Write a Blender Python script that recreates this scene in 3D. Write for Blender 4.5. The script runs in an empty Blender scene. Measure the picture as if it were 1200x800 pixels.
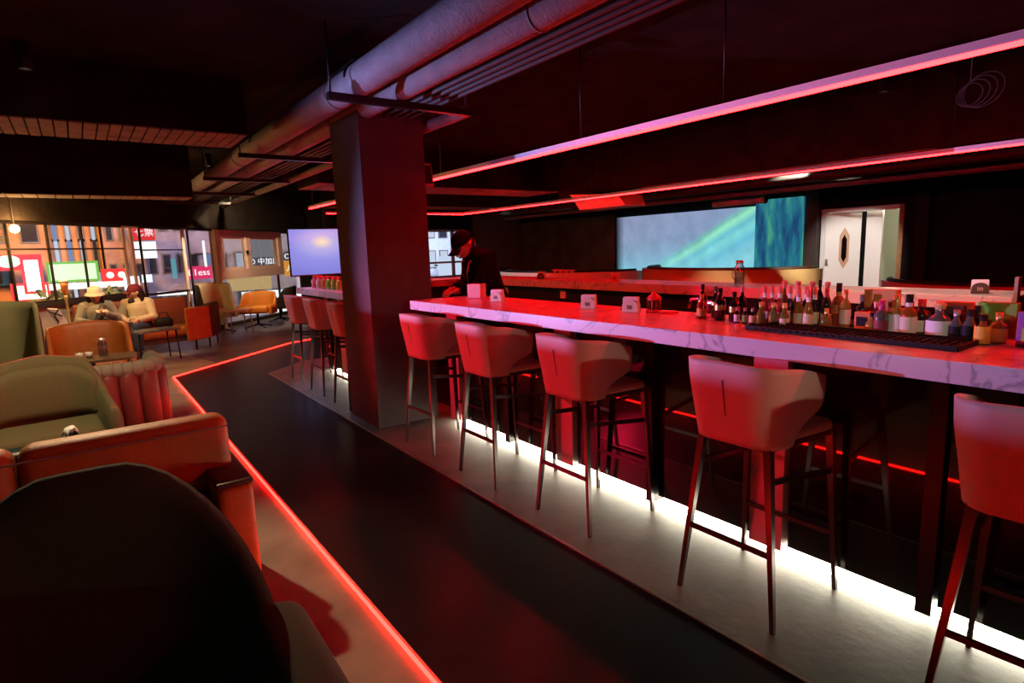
import bpy, bmesh, math, random
from mathutils import Vector, Matrix
random.seed(7)
SC = bpy.context.scene
COL = SC.collection
PI = math.pi

# ------------------------------------------------------------------ camera
YAW, PITCH, ROLL = math.radians(35.961), math.radians(8.958), math.radians(-1.948)
fw = Vector((math.sin(YAW)*math.cos(PITCH), math.cos(YAW)*math.cos(PITCH), -math.sin(PITCH)))
r0 = Vector((math.cos(YAW), -math.sin(YAW), 0)); u0 = r0.cross(fw)
rt = r0*math.cos(ROLL)+u0*math.sin(ROLL); up = -r0*math.sin(ROLL)+u0*math.cos(ROLL)
cd = bpy.data.cameras.new('camera'); cam = bpy.data.objects.new('camera', cd); COL.objects.link(cam)
cd.sensor_width = 36; cd.lens = 691.07/1200*36; cd.clip_start = 0.05; cd.clip_end = 300
M = Matrix((rt, up, -fw)).transposed().to_4x4(); M.translation = Vector((0, 0, 1.47)); cam.matrix_world = M
SC.camera = cam

# ------------------------------------------------------------------ world, exposure
w = bpy.data.worlds.new('night_sky'); SC.world = w; w.use_nodes = True
w.node_tree.nodes['Background'].inputs[0].default_value = (0.10, 0.07, 0.10, 1)
w.node_tree.nodes['Background'].inputs[1].default_value = 0.05
SC.view_settings.view_transform = 'Standard'; SC.view_settings.look = 'None'
SC.view_settings.gamma = 1; SC.view_settings.use_curve_mapping = False
SC.view_settings.exposure = 0.0
SC.cycles.use_denoising = True
SC.cycles.max_bounces = 6; SC.cycles.diffuse_bounces = 3; SC.cycles.glossy_bounces = 4
SC.cycles.transparent_max_bounces = 12; SC.cycles.sample_clamp_indirect = 4.0
SC.cycles.caustics_reflective = False; SC.cycles.caustics_refractive = False

# ------------------------------------------------------------------ added large lights (unseen coloured spots, street fills)
def aim(o, p, q):
    o.location = p; d = Vector(q)-Vector(p); o.rotation_euler = d.to_track_quat('-Z', 'Y').to_euler()
def spot(name, p, q, power, col, ang=60, blend=0.6, rad=0.06):
    l = bpy.data.lights.new(name, 'SPOT'); l.energy = power; l.color = col
    l.spot_size = math.radians(ang); l.spot_blend = blend; l.shadow_soft_size = rad
    o = bpy.data.objects.new(name, l); COL.objects.link(o); aim(o, p, q); return o
def area(name, p, q, power, col, sx, sy):
    l = bpy.data.lights.new(name, 'AREA'); l.energy = power; l.color = col; l.shape = 'RECTANGLE'; l.size = sx; l.size_y = sy
    o = bpy.data.objects.new(name, l); COL.objects.link(o); aim(o, p, q); return o
LAV = (0.38, 0.41, 1.0)
spot('unseen_spot_lavender', (-1.5, 6.5, 1.036), (2.4, 2.4, 1.55), 1000, LAV, 45, 0.5, 0.004)  # unseen spot placed out of view for the lavender light from the left
spot('unseen_spot_blue', (-1.5, 6.42, 1.036), (2.3, 0.95, 1.15), 320, (0.16, 0.26, 1.0), 12, 0.8, 0.004)  # unseen spot tinting a stretch of the marble edge blue
spot('added_spot_red', (-1.5, 6.1, 1.50), (2.0, 3.25, 0.95), 760, (1.0, 0.012, 0.06), 42, 0.6, 0.08)  # added spot strengthening the red on the stool backs
spot('added_spot_pipes', (-2.6, 3.4, 1.9), (1.7, 3.6, 3.0), 130, (0.5, 0.4, 1.0), 44, 0.8, 0.08)  # added spot giving the ceiling pipes a lavender side
area('street_fill_amber', (-4, 26, 6.5), (0, 40, 1), 6500, (1.0, 0.45, 0.14), 4, 2)  # added area light washing the left building fronts amber
area('street_fill_violet', (8, 26, 6.5), (8, 40, 1), 3200, (0.85, 0.72, 1.0), 5, 2)  # added area light brightening the middle building fronts
area('street_fill_blue', (20, 26, 6), (24, 40, 1), 6000, (0.65, 0.75, 1.0), 5, 2)  # added area light for the pale blue building

# ------------------------------------------------------------------ materials
def mat(name, col, rough=0.6, metal=0.0, var=0.0, vscale=8.0, bump=0.0, bscale=60.0, spec=0.5, emit=None, es=0.0, sheen=0.0, coat=0.0):
    m = bpy.data.materials.new(name); m.use_nodes = True; nt = m.node_tree; b = nt.nodes['Principled BSDF']
    b.inputs['Base Color'].default_value = (*col, 1); b.inputs['Roughness'].default_value = rough
    b.inputs['Metallic'].default_value = metal; b.inputs['Specular IOR Level'].default_value = spec
    if coat: b.inputs['Coat Weight'].default_value = coat
    if sheen: b.inputs['Sheen Weight'].default_value = sheen
    if emit: b.inputs['Emission Color'].default_value = (*emit, 1); b.inputs['Emission Strength'].default_value = es
    if var or bump:
        tc = nt.nodes.new('ShaderNodeTexCoord')
    if var:
        n = nt.nodes.new('ShaderNodeTexNoise'); n.inputs['Scale'].default_value = vscale; n.inputs['Detail'].default_value = 6
        nt.links.new(tc.outputs['Object'], n.inputs['Vector'])
        r = nt.nodes.new('ShaderNodeValToRGB')
        r.color_ramp.elements[0].position = 0.3; r.color_ramp.elements[1].position = 0.7
        r.color_ramp.elements[0].color = (*[c*(1-var) for c in col], 1); r.color_ramp.elements[1].color = (*[min(1, c*(1+var)) for c in col], 1)
        nt.links.new(n.outputs['Fac'], r.inputs['Fac']); nt.links.new(r.outputs['Color'], b.inputs['Base Color'])
    if bump:
        n2 = nt.nodes.new('ShaderNodeTexNoise'); n2.inputs['Scale'].default_value = bscale; n2.inputs['Detail'].default_value = 4
        nt.links.new(tc.outputs['Object'], n2.inputs['Vector'])
        bp = nt.nodes.new('ShaderNodeBump'); bp.inputs['Strength'].default_value = bump; bp.inputs['Distance'].default_value = 0.01
        nt.links.new(n2.outputs['Fac'], bp.inputs['Height']); nt.links.new(bp.outputs['Normal'], b.inputs['Normal'])
    return m
def emis(name, col, s):
    m = bpy.data.materials.new(name); m.use_nodes = True; nt = m.node_tree
    nt.nodes.remove(nt.nodes['Principled BSDF']); e = nt.nodes.new('ShaderNodeEmission')
    e.inputs[0].default_value = (*col, 1); e.inputs[1].default_value = s
    nt.links.new(e.outputs[0], nt.nodes['Material Output'].inputs[0]); return m
def thin_glass(name, tint=(0.95, 0.97, 1), fac=0.10, rough=0.0):
    m = bpy.data.materials.new(name); m.use_nodes = True; nt = m.node_tree
    nt.nodes.remove(nt.nodes['Principled BSDF'])
    t = nt.nodes.new('ShaderNodeBsdfTransparent'); t.inputs[0].default_value = (*tint, 1)
    g = nt.nodes.new('ShaderNodeBsdfGlossy'); g.inputs['Roughness'].default_value = rough
    mx = nt.nodes.new('ShaderNodeMixShader'); lw = nt.nodes.new('ShaderNodeLayerWeight'); lw.inputs[0].default_value = 0.25
    mm = nt.nodes.new('ShaderNodeMath'); mm.operation = 'MULTIPLY_ADD'; mm.inputs[1].default_value = 0.5; mm.inputs[2].default_value = fac*0.4
    nt.links.new(lw.outputs['Fresnel'], mm.inputs[0]); nt.links.new(mm.outputs[0], mx.inputs[0])
    nt.links.new(t.outputs[0], mx.inputs[1]); nt.links.new(g.outputs[0], mx.inputs[2])
    nt.links.new(mx.outputs[0], nt.nodes['Material Output'].inputs[0]); return m
def marble(name, base, vein, scale=2.2, rough=0.22):
    m = mat(name, base, rough); nt = m.node_tree; b = nt.nodes['Principled BSDF']
    tc = nt.nodes.new('ShaderNodeTexCoord'); n = nt.nodes.new('ShaderNodeTexNoise')
    n.inputs['Scale'].default_value = scale; n.inputs['Detail'].default_value = 9; n.inputs['Distortion'].default_value = 1.6
    r = nt.nodes.new('ShaderNodeValToRGB'); e = r.color_ramp.elements
    e[0].position = 0.475; e[0].color = (*base, 1); e[1].position = 0.52; e[1].color = (*base, 1)
    k = e.new(0.498); k.color = (*vein, 1)
    nt.links.new(tc.outputs['Object'], n.inputs['Vector']); nt.links.new(n.outputs['Fac'], r.inputs['Fac'])
    nt.links.new(r.outputs['Color'], b.inputs['Base Color']); return m

MT = dict(
 slate=mat('dark slate floor', (0.008, 0.0085, 0.011), 0.34, var=0.25, vscale=3, bump=0.12, bscale=14, spec=0.2),
 stone=mat('beige stone floor', (0.30, 0.27, 0.22), 0.42, var=0.35, vscale=2.2, bump=0.15, bscale=25),
 barstone=mat('grey stone floor', (0.18, 0.175, 0.15), 0.45, var=0.22, vscale=4, bump=0.12, bscale=25),
 steel_trim=mat('floor edge metal', (0.5, 0.47, 0.42), 0.3, 0.9),
 concrete=mat('raw dark concrete', (0.019, 0.015, 0.013), 0.9, var=0.35, vscale=3, bump=0.5, bscale=18, spec=0.08),
 form=mat('formwork concrete', (0.24, 0.17, 0.13), 0.85, var=0.35, vscale=6, bump=0.4, bscale=40),
 darkwall=mat('dark wall paint', (0.016, 0.015, 0.015), 0.8, var=0.3, vscale=2, bump=0.2, bscale=12, spec=0.1),
 tealwall=mat('dark teal wall paint', (0.012, 0.03, 0.034), 0.8, var=0.3, vscale=2, spec=0.1),
 pillar=mat('pillar plaster', (0.085, 0.06, 0.062), 0.85, var=0.15, vscale=5, bump=0.2, bscale=60, spec=0.15),
 lowwall=mat('low wall plaster', (0.42, 0.34, 0.34), 0.8, var=0.1),
 marble=marble('bar marble', (0.62, 0.60, 0.62), (0.30, 0.30, 0.34), 2.4, 0.3),
 blackglass=mat('black gloss glass panel', (0.003, 0.003, 0.0035), 0.25, spec=0.12, coat=1.0),
 blackmatt=mat('black matt', (0.010, 0.010, 0.011), 0.6, spec=0.2),
 blackmetal=mat('black metal', (0.02, 0.02, 0.022), 0.35, 0.6),
 rose=mat('rose satin pilaster', (0.55, 0.32, 0.33), 0.4, 0.25),
 legmetal=mat('dark bronze legs', (0.10, 0.085, 0.08), 0.28, 0.85),
 stoolfab=mat('beige pink stool leather', (0.50, 0.31, 0.26), 0.55, bump=0.15, bscale=300),
 seam=mat('dark stitched seam', (0.10, 0.05, 0.06), 0.8),
 olive=mat('olive wool', (0.20, 0.18, 0.085), 0.9, var=0.08, vscale=60, bump=0.3, bscale=260),
 oliveout=mat('red brown shell leather', (0.16, 0.05, 0.035), 0.5, bump=0.2, bscale=200),
 charcoal=mat('charcoal green wool', (0.022, 0.036, 0.022), 0.9, bump=0.3, bscale=260),
 orange=mat('burnt orange leather', (0.38, 0.105, 0.016), 0.5, var=0.15, vscale=10, bump=0.25, bscale=90),
 brown=mat('dark brown leather', (0.045, 0.022, 0.015), 0.5, bump=0.2, bscale=120),
 maroon=mat('maroon leather', (0.22, 0.03, 0.03), 0.5, bump=0.2, bscale=120),
 grey=mat('grey ribbed fabric', (0.28, 0.25, 0.20), 0.9, bump=0.3, bscale=200),
 cream=mat('cream leather', (0.62, 0.58, 0.40), 0.6),
 gold=mat('gold satin booth', (0.62, 0.45, 0.2), 0.35, 0.5),
 whitegloss=mat('white gloss', (0.85, 0.85, 0.83), 0.35),
 teal=mat('dark teal lacquer', (0.012, 0.07, 0.075), 0.35),
 wood=mat('warm wood jamb', (0.40, 0.22, 0.10), 0.6, var=0.2, vscale=14),
 walnut=mat('walnut table top', (0.10, 0.055, 0.03), 0.4, var=0.25, vscale=20),
 pipe=mat('grey lagged pipe', (0.30, 0.26, 0.27), 0.7, bump=0.4, bscale=45, var=0.12, vscale=9),
 pipe2=mat('cream pipe', (0.62, 0.58, 0.50), 0.6),
 conduit=mat('thin conduit', (0.09, 0.07, 0.065), 0.6),
 alu=mat('aluminium profile', (0.72, 0.72, 0.76), 0.45, 0.35),
 mullion=mat('window frame metal', (0.05, 0.045, 0.045), 0.5, 0.5),
 palemullion=mat('pale window frame', (0.85, 0.76, 0.74), 0.5),
 framepink=mat('beige window frame', (0.68, 0.52, 0.47), 0.6),
 pane=thin_glass('window pane', (0.93, 0.95, 0.97), 0.10),
 glass=thin_glass('drinking glass', (0.86, 0.90, 0.92), 0.35),
 water=thin_glass('water', (0.80, 0.88, 0.92), 0.15),
 skin=mat('skin', (0.62, 0.36, 0.26), 0.5),
 hair=mat('black hair', (0.012, 0.009, 0.008), 0.45),
 white=mat('white paper', (0.85, 0.84, 0.82), 0.7),
 redplastic=mat('red plastic', (0.75, 0.05, 0.04), 0.4),
 led_red=emis('red floor light', (1.0, 0.0048, 0.0034), 60.0),
 led_top=emis('red strip diffuser', (1.0, 0.0035, 0.004), 80.0),
 led_white=emis('white under-bar light', (1.0, 0.93, 0.72), 19.0),
)
def m_(name, *a, **k):
    if name not in MT: MT[name] = mat(name, *a, **k)
    return MT[name]
def e_(name, col, s):
    if name not in MT: MT[name] = emis(name, col, s)
    return MT[name]

# ------------------------------------------------------------------ mesh builder
class MB:
    def __init__(s): s.v = []; s.f = []; s.mi = []; s.sm = []
    def add(s, vs, fs, mi=0, sm=False):
        o = len(s.v); s.v += [tuple(v) for v in vs]
        for f in fs: s.f.append([i+o for i in f]); s.mi.append(mi); s.sm.append(sm)
        return s
    def box(s, x0, x1, y0, y1, z0, z1, mi=0):
        v = [(x0,y0,z0),(x1,y0,z0),(x1,y1,z0),(x0,y1,z0),(x0,y0,z1),(x1,y0,z1),(x1,y1,z1),(x0,y1,z1)]
        return s.add(v, [(0,3,2,1),(4,5,6,7),(0,1,5,4),(1,2,6,5),(2,3,7,6),(3,0,4,7)], mi)
    def rbox(s, c, d, r=0.02, seg=3, rz=0, rx=0, ry=0, mi=0):
        bm = bmesh.new(); bmesh.ops.create_cube(bm, size=1.0)
        bmesh.ops.scale(bm, vec=d, verts=bm.verts)
        r = min(r, min(d)*0.49)
        bmesh.ops.bevel(bm, geom=bm.edges[:], offset=r, segments=seg, affect='EDGES', profile=0.5)
        R = Matrix.Translation(c) @ Matrix.Rotation(rz, 4, 'Z') @ Matrix.Rotation(ry, 4, 'Y') @ Matrix.Rotation(rx, 4, 'X')
        bm.transform(R); bm.verts.index_update()
        s.add([v.co[:] for v in bm.verts], [[v.index for v in f.verts] for f in bm.faces], mi, True); bm.free(); return s
    def prism(s, poly, z0, z1, mi=0):
        n = len(poly); v = [(x, y, z0) for x, y in poly]+[(x, y, z1) for x, y in poly]
        f = [list(range(n))[::-1], list(range(n, 2*n))]+[(i, (i+1) % n, n+(i+1) % n, n+i) for i in range(n)]
        return s.add(v, f, mi)
    def tube(s, pts, r, n=8, mi=0, sq=False, closed=False):
        pts = [Vector(p) for p in pts]; k = len(pts); rs = r if isinstance(r, (list, tuple)) else [r]*k
        vs = []; ref = None
        for i, p in enumerate(pts):
            d = (pts[(i+1) % k]-pts[i-1]) if closed else (pts[min(i+1, k-1)]-pts[max(i-1, 0)])
            d.normalize()
            if ref is None:
                ref = Vector((0, 0, 1)) if abs(d.z) < 0.9 else Vector((1, 0, 0))
            a = d.cross(ref); a.normalize(); b = a.cross(d); ref = b
            for j in range(n):
                t = 2*PI*(j+(0.5 if sq else 0))/n; vs.append(p+(a*math.cos(t)+b*math.sin(t))*rs[i])
        fs = []
        for i in range(k if closed else k-1):
            i2 = (i+1) % k
            for j in range(n): fs.append((i*n+j, i*n+(j+1) % n, i2*n+(j+1) % n, i2*n+j))
        if not closed: fs += [list(range(n))[::-1], list(range((k-1)*n, k*n))]
        return s.add(vs, fs, mi, not sq)
    def bar(s, p, q, w, h=None, mi=0):
        p, q = Vector(p), Vector(q); h = h or w; d = (q-p).normalized()
        a = d.cross(Vector((0, 0, 1))) if abs(d.z) < 0.95 else d.cross(Vector((0, 1, 0)))
        a.normalize(); b = a.cross(d)
        vs = [c+a*sx*w/2+b*sy*h/2 for c in (p, q) for sx, sy in ((-1,-1),(1,-1),(1,1),(-1,1))]
        return s.add(vs, [(0,1,2,3),(7,6,5,4),(0,4,5,1),(1,5,6,2),(2,6,7,3),(3,7,4,0)], mi)
    def lathe(s, prof, c=(0, 0, 0), n=14, mi=0, ang0=0, ang1=2*PI):
        full = abs(ang1-ang0-2*PI) < 1e-6; m = n if full else n+1
        vs = [(c[0]+r*math.cos(ang0+(ang1-ang0)*j/n), c[1]+r*math.sin(ang0+(ang1-ang0)*j/n), c[2]+z) for r, z in prof for j in range(m)]
        fs = []
        for i in range(len(prof)-1):
            for j in range(n):
                j2 = (j+1) % m; fs.append((i*m+j, i*m+j2, (i+1)*m+j2, (i+1)*m+j))
        return s.add(vs, fs, mi, True)
    def ball(s, c, r, n=12, mi=0, half=False):
        rx, ry, rz = r if isinstance(r, (tuple, list)) else (r, r, r); k = n//2
        t1 = PI/2 if half else PI
        vs = [(c[0]+rx*math.sin(t1*i/k)*math.cos(2*PI*j/n), c[1]+ry*math.sin(t1*i/k)*math.sin(2*PI*j/n), c[2]+rz*math.cos(t1*i/k)) for i in range(k+1) for j in range(n)]
        fs = [(i*n+j, (i+1)*n+j, (i+1)*n+(j+1) % n, i*n+(j+1) % n) for i in range(k) for j in range(n)]
        return s.add(vs, fs, mi, True)
    def sheet(s, out, inn, mi_out=0, mi_in=0, mi_rim=None):
        # closed slab between two grids of points [i][j]
        ni, nj = len(out), len(out[0]); N = ni*nj
        vs = [p for row in out for p in row]+[p for row in inn for p in row]; mi_rim = mi_out if mi_rim is None else mi_rim
        I = lambda i, j: i*nj+j
        fo = [(I(i,j), I(i+1,j), I(i+1,j+1), I(i,j+1)) for i in range(ni-1) for j in range(nj-1)]
        o = len(s.v); s.v += [tuple(v) for v in vs]
        def put(fs, mi):
            for f in fs: s.f.append([k+o for k in f]); s.mi.append(mi); s.sm.append(True)
        put(fo, mi_out); put([tuple(N+k for k in f[::-1]) for f in fo], mi_in)
        rim = []
        for i in range(ni-1): rim += [(I(i+1,0), I(i,0), N+I(i,0), N+I(i+1,0)), (I(i,nj-1), I(i+1,nj-1), N+I(i+1,nj-1), N+I(i,nj-1))]
        for j in range(nj-1): rim += [(I(0,j), I(0,j+1), N+I(0,j+1), N+I(0,j)), (I(ni-1,j+1), I(ni-1,j), N+I(ni-1,j), N+I(ni-1,j+1))]
        put(rim, mi_rim); return s
    def build(s, name, mats, parent=None, loc=(0, 0, 0), rz=0, bevel=0, subsurf=0):
        me = bpy.data.meshes.new(name); me.from_pydata(s.v, [], s.f)
        if not isinstance(mats, (list, tuple)): mats = [mats]
        for m in mats: me.materials.append(MT[m] if isinstance(m, str) else m)
        me.polygons.foreach_set('material_index', s.mi); me.polygons.foreach_set('use_smooth', s.sm)
        bm = bmesh.new(); bm.from_mesh(me); bmesh.ops.recalc_face_normals(bm, faces=bm.faces); bm.to_mesh(me); bm.free()
        o = bpy.data.objects.new(name, me); COL.objects.link(o); o.location = loc; o.rotation_euler = (0, 0, rz)
        if parent: o.parent = parent
        if bevel:
            b = o.modifiers.new('edge', 'BEVEL'); b.width = bevel; b.segments = 2; b.limit_method = 'ANGLE'
        if subsurf:
            b = o.modifiers.new('smooth', 'SUBSURF'); b.levels = subsurf; b.render_levels = subsurf
        return o
def tag(o, label=None, cat=None, group=None, kind=None):
    if label: o['label'] = label
    if cat: o['category'] = cat
    if group: o['group'] = group
    if kind: o['kind'] = kind
    return o
def thing(name, label, cat, loc=(0, 0, 0), rz=0, group=None):
    o = bpy.data.objects.new(name, None); COL.objects.link(o); o.location = loc; o.rotation_euler = (0, 0, rz)
    o.empty_display_size = 0.1
    return tag(o, label, cat, group)
def struct(name, mb, mats, parent=None, **k):
    o = mb.build(name, mats, parent, **k)
    if not parent: o['kind'] = 'structure'
    return o
KIDS = {}
def copy_tree(o, parent=None):
    c = o.copy(); COL.objects.link(c)
    if parent: c.parent = parent
    for ch in list(o.children): copy_tree(ch, c)
    return c
def text(name, body, m, parent, loc, rot, size, ext=0.004):
    cu = bpy.data.curves.new(name, 'FONT'); cu.body = body; cu.size = size; cu.extrude = ext
    cu.align_x = 'CENTER'; cu.align_y = 'CENTER'; cu.materials.append(MT[m] if isinstance(m, str) else m)
    o = bpy.data.objects.new(name, cu); COL.objects.link(o); o.location = loc; o.rotation_euler = rot
    dg = bpy.context.evaluated_depsgraph_get(); me = bpy.data.meshes.new_from_object(o.evaluated_get(dg))
    n = bpy.data.objects.new(name, me); COL.objects.link(n); n.location = loc; n.rotation_euler = rot
    bpy.data.objects.remove(o)
    if parent: n.parent = parent
    return n

# wrap-around upholstery shell: a U in plan (open towards +x), height varies along it
def u_path(l, w, r):
    s = 1 if l >= 0 else -1; l = abs(l); a0 = w-r; arc = PI*r/2
    if l < a0: p, n = (0, l), (-1, 0)
    elif l < a0+arc:
        a = (l-a0)/r; p = (r-r*math.cos(a), a0+r*math.sin(a)); n = (-math.cos(a), math.sin(a))
    else: p, n = (r+(l-a0-arc), w), (0, 1)
    return (p[0], s*p[1]), (n[0], s*n[1])
def u_len(w, r, d): return w-r+PI*r/2+max(d-r, 0)
def shell(mb, w, d, r, th, zb, hfun, ns=28, nt=8, lean=0.0, flare=0.0, dfun=None, x0=0, round_top=True, mo=0, mi=0, mr=None, curve=0.0):
    out, inn = [], []
    for i in range(ns+1):
        u = -1+2*i/ns; ro, ri = [], []
        for j in range(nt+1):
            t = j/nt
            dd = dfun(t) if dfun else d
            L = u_len(w, r, dd); l = u*L; (px, py), (nx, ny) = u_path(l, w, r)
            zt = hfun(abs(u)); z = zb+(zt-zb)*t
            ln = lean*(z-zb); fl = 1+flare*(z-zb); k = max(0, -nx)
            tt = th*(1-0.55*max(0, t-0.75)/0.25) if round_top else th
            px2 = x0+px-ln*k*1.0+curve*(z-zb)*(1-k)*0
            ro.append((px2+nx*tt/2, (py)*fl+ny*tt/2, z)); ri.append((px2-nx*tt/2, (py)*fl-ny*tt/2, z))
        out.append(ro); inn.append(ri)
    mb.sheet(out, inn, mo, mi, mr); return mb

# ================================================================== SETTING
S2 = 2**-0.5
def fac(t, out=0.0): return (-0.72+t*S2-out*S2, 10.7+t*S2+out*S2)     # point on the slanting glass front
def quad(mb, p, q, th, z0, z1, mi=0):                                 # upright slab from p to q (plan), thickness th to the left of pq
    dx, dy = q[0]-p[0], q[1]-p[1]; L = math.hypot(dx, dy); nx, ny = -dy/L*th, dx/L*th
    return mb.prism([p, q, (q[0]+nx, q[1]+ny), (p[0]+nx, p[1]+ny)], z0, z1, mi)

struct('floor', MB().prism([(-7.1,-3), (12.2,-3), (12.2,16.3), (4.85,16.3), (-7.1,4.3)], -0.12, 0.0), 'stone')
struct('floor', MB().prism([(0.845,-3), (1.80,-3), (1.80,7.77), (2.5,8.4), (4.4,8.4), (4.4,10.45), (3.2,10.45), (2.80,10.28), (0.845,8.462)], 0.0, 0.004), 'slate')
struct('floor', MB().prism([(1.815,-3), (2.70,-3), (2.70,8.36), (2.47,8.36), (1.815,7.77)], 0.0, 0.004), 'barstone')
struct('floor', MB().box(2.71, 11.95, -2.9, 7.0, 0.0, 0.003), 'slate')
struct('floor', MB().prism([(1.45,9.2), (2.75,10.4), (4.3,10.6), (6.5,10.6), (6.5,16.1), (4.75,16.0), (0.9,12.2)], 0.0, 0.003), m_('dusk stone floor', (0.12, 0.11, 0.115), 0.35, var=0.3, vscale=3))
tb = MB().box(1.80, 1.815, -3, 7.77, 0, 0.007); quad(tb, (1.815,7.77), (2.49,8.38), 0.015, 0, 0.007)
struct('trim_1', tb, 'steel_trim')
struct('ceiling', MB().box(-7.2, 12.3, -3.1, 16.6, 2.95, 3.1), 'concrete')
struct('wall_left', MB().box(-7.3, -7.1, -3, 4.4, 0, 2.95), 'darkwall')
struct('wall_back', MB().box(-7.3, 12.2, -3.2, -3.0, 0, 2.95), 'darkwall')
# far wall (behind the bartender) with a window opening, and right wall with the door opening
wf = MB(); wf.box(4.85, 8.35, 16.2, 16.4, 0, 2.95); wf.box(10.05, 12.2, 16.2, 16.4, 0, 2.95); wf.box(8.35, 10.05, 16.2, 16.4, 0, 0.62); wf.box(8.35, 10.05, 16.2, 16.4, 2.12, 2.95)
struct('wall_far', wf, 'darkwall')
wr = MB(); wr.box(12.0, 12.2, -3, 4.50, 0, 2.95); wr.box(12.0, 12.2, 5.97, 16.3, 0, 2.95); wr.box(12.0, 12.2, 4.50, 5.97, 2.02, 2.95)
struct('wall_right', wr, 'darkwall')
struct('wall_right_panel', MB().box(11.94, 12.0, 0.4, 4.30, 0, 2.42), 'tealwall')
struct('trim_2', MB().box(11.8, 12.0, 4.06, 4.26, 0, 2.95), 'blackmatt')
struct('trim_3', MB().box(11.86, 12.0, 5.99, 6.24, 0, 2.95), m_('brown wall post', (0.06, 0.045, 0.04), 0.7))
struct('wall_right_dark_panel', MB().box(11.93, 12.0, 11.5, 16.0, 0.3, 2.28), m_('black felt panel', (0.14, 0.14, 0.13), 0.9, var=0.4, vscale=2))
struct('trim_4', MB().box(11.9, 11.98, 16.02, 16.12, 0.3, 2.2), 'wood')
struct('wall_far_column', MB().box(10.35, 11.9, 15.75, 16.2, 0, 2.95), m_('grey column paint', (0.17, 0.16, 0.16), 0.8))
# square pillar standing in the line of the bar
struct('wall_pillar', MB().box(1.90, 2.465, 4.565, 5.19, 0.0, 2.95), 'pillar')
# slanting glass front: soffit, low wall, frames, panes
struct('wall_front_soffit', quad(MB(), fac(-9.0, -0.3), fac(7.75, -0.3), 0.5, 2.07, 2.95), 'concrete')
struct('wall_front_low', quad(MB(), fac(-9.0), fac(1.95), 0.16, 0, 0.86), 'lowwall')
struct('trim_5', quad(MB(), fac(-9.0, -0.06), fac(1.98, -0.06), 0.26, 0.86, 0.91), 'mullion')
wn = 0
def bay(t0, t1, z0, z1, trans=None, post='mullion', pw=0.022, hand=None):
    global wn; wn += 1
    f = MB(); quad(f, fac(t0), fac(t0+pw), 0.03, z0, z1); quad(f, fac(t0, 0.0), fac(t1, 0.0), 0.04, z1-0.03, z1); quad(f, fac(t0), fac(t1), 0.04, z0, z0+0.035)
    w_ = struct('window_%d' % wn, f, post)
    struct('pane', quad(MB(), fac(t0+pw, 0.03), fac(t1, 0.03), 0.012, z0+0.035, z1-0.03), 'pane', w_)
    if trans: struct('transom', quad(MB(), fac(t0+pw, 0.0), fac(t1, 0.0), 0.02, trans-0.012, trans+0.012), 'mullion', w_)
    if hand: struct('rail', quad(MB(), fac(t0+pw, -0.05), fac(t1, -0.05), 0.06, hand-0.02, hand+0.02), 'mullion', w_)
    return w_
tt = [-3.0, -2.4, -1.8, -1.2, -0.6, 0.0, 0.60, 1.19, 1.99]
for a, b in zip(tt[:-1], tt[1:]): bay(a, b, 0.91, 2.07, 1.69)
bay(1.99, 2.16, 0.0, 2.07, None, 'palemullion', 0.05); bay(2.16, 2.37, 0.0, 2.07, 1.67, 'palemullion', 0.05)
bay(2.37, 3.43, 0.0, 2.07, 1.66, 'mullion', 0.03, 0.87); bay(3.43, 3.60, 0.0, 2.07, None, 'palemullion', 0.08, 0.87); bay(3.60, 4.36, 0.0, 2.07, None, 'mullion', 0.03, 0.87)
# the beige sliding window in its thick frame, glass below it down to the floor
wn += 1
f = MB(); quad(f, fac(4.36, -0.06), fac(4.46, -0.06), 0.14, 0.0, 2.07, 1)
quad(f, fac(4.46, -0.06), fac(6.95, -0.06), 0.14, 1.93, 2.07); quad(f, fac(4.46, -0.06), fac(6.95, -0.06), 0.14, 1.02, 1.22)
quad(f, fac(4.46, -0.06), fac(4.62, -0.06), 0.14, 1.22, 1.93); quad(f, fac(6.78, -0.06), fac(6.95, -0.06), 0.14, 1.22, 1.93); quad(f, fac(5.46, -0.05), fac(5.62, -0.05), 0.12, 1.22, 1.93)
wbox = struct('window_%d' % wn, f, ['framepink', 'palemullion'])
for a, b in ((4.62, 5.46), (5.62, 6.78)):
    s_ = MB(); quad(s_, fac(a), fac(b), 0.04, 1.22, 1.27); quad(s_, fac(a), fac(b), 0.04, 1.88, 1.93); quad(s_, fac(a), fac(a+0.05), 0.04, 1.27, 1.88); quad(s_, fac(b-0.05), fac(b), 0.04, 1.27, 1.88)
    so = struct('sash', s_, 'framepink', wbox); struct('pane', quad(MB(), fac(a+0.05, 0.015), fac(b-0.05, 0.015), 0.01, 1.27, 1.88), 'pane', so)
struct('pane', quad(MB(), fac(4.46, 0.02), fac(6.74, 0.02), 0.012, 0.06, 1.02), 'pane', wbox)
struct('latch', quad(MB(), fac(5.40, -0.09), fac(5.46, -0.09), 0.03, 1.55, 1.63), 'blackmatt', wbox)
bay(6.74, 7.70, 0.0, 2.07, None, 'mullion', 0.06)
struct('trim_6', quad(MB(), fac(1.98, -0.05), fac(7.7, -0.05), 0.12, 0.0, 0.07), 'mullion')
# window behind the bartender
wn += 1
f = MB()
for x in (8.35, 8.52, 9.58, 9.98): f.box(x, x+(0.10 if x != 9.58 else 0.07), 16.22, 16.32, 0.62, 2.12)
f.box(8.35, 10.08, 16.22, 16.32, 2.05, 2.12); f.box(8.35, 10.08, 16.22, 16.32, 0.62, 0.70); f.box(8.6, 10.0, 16.22, 16.32, 1.08, 1.14)
wf2 = struct('window_%d' % wn, f, m_('white window frame', (0.62, 0.66, 0.70), 0.5))
struct('pane', MB().box(8.45, 9.98, 16.26, 16.28, 0.70, 2.05), 'pane', wf2)

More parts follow.
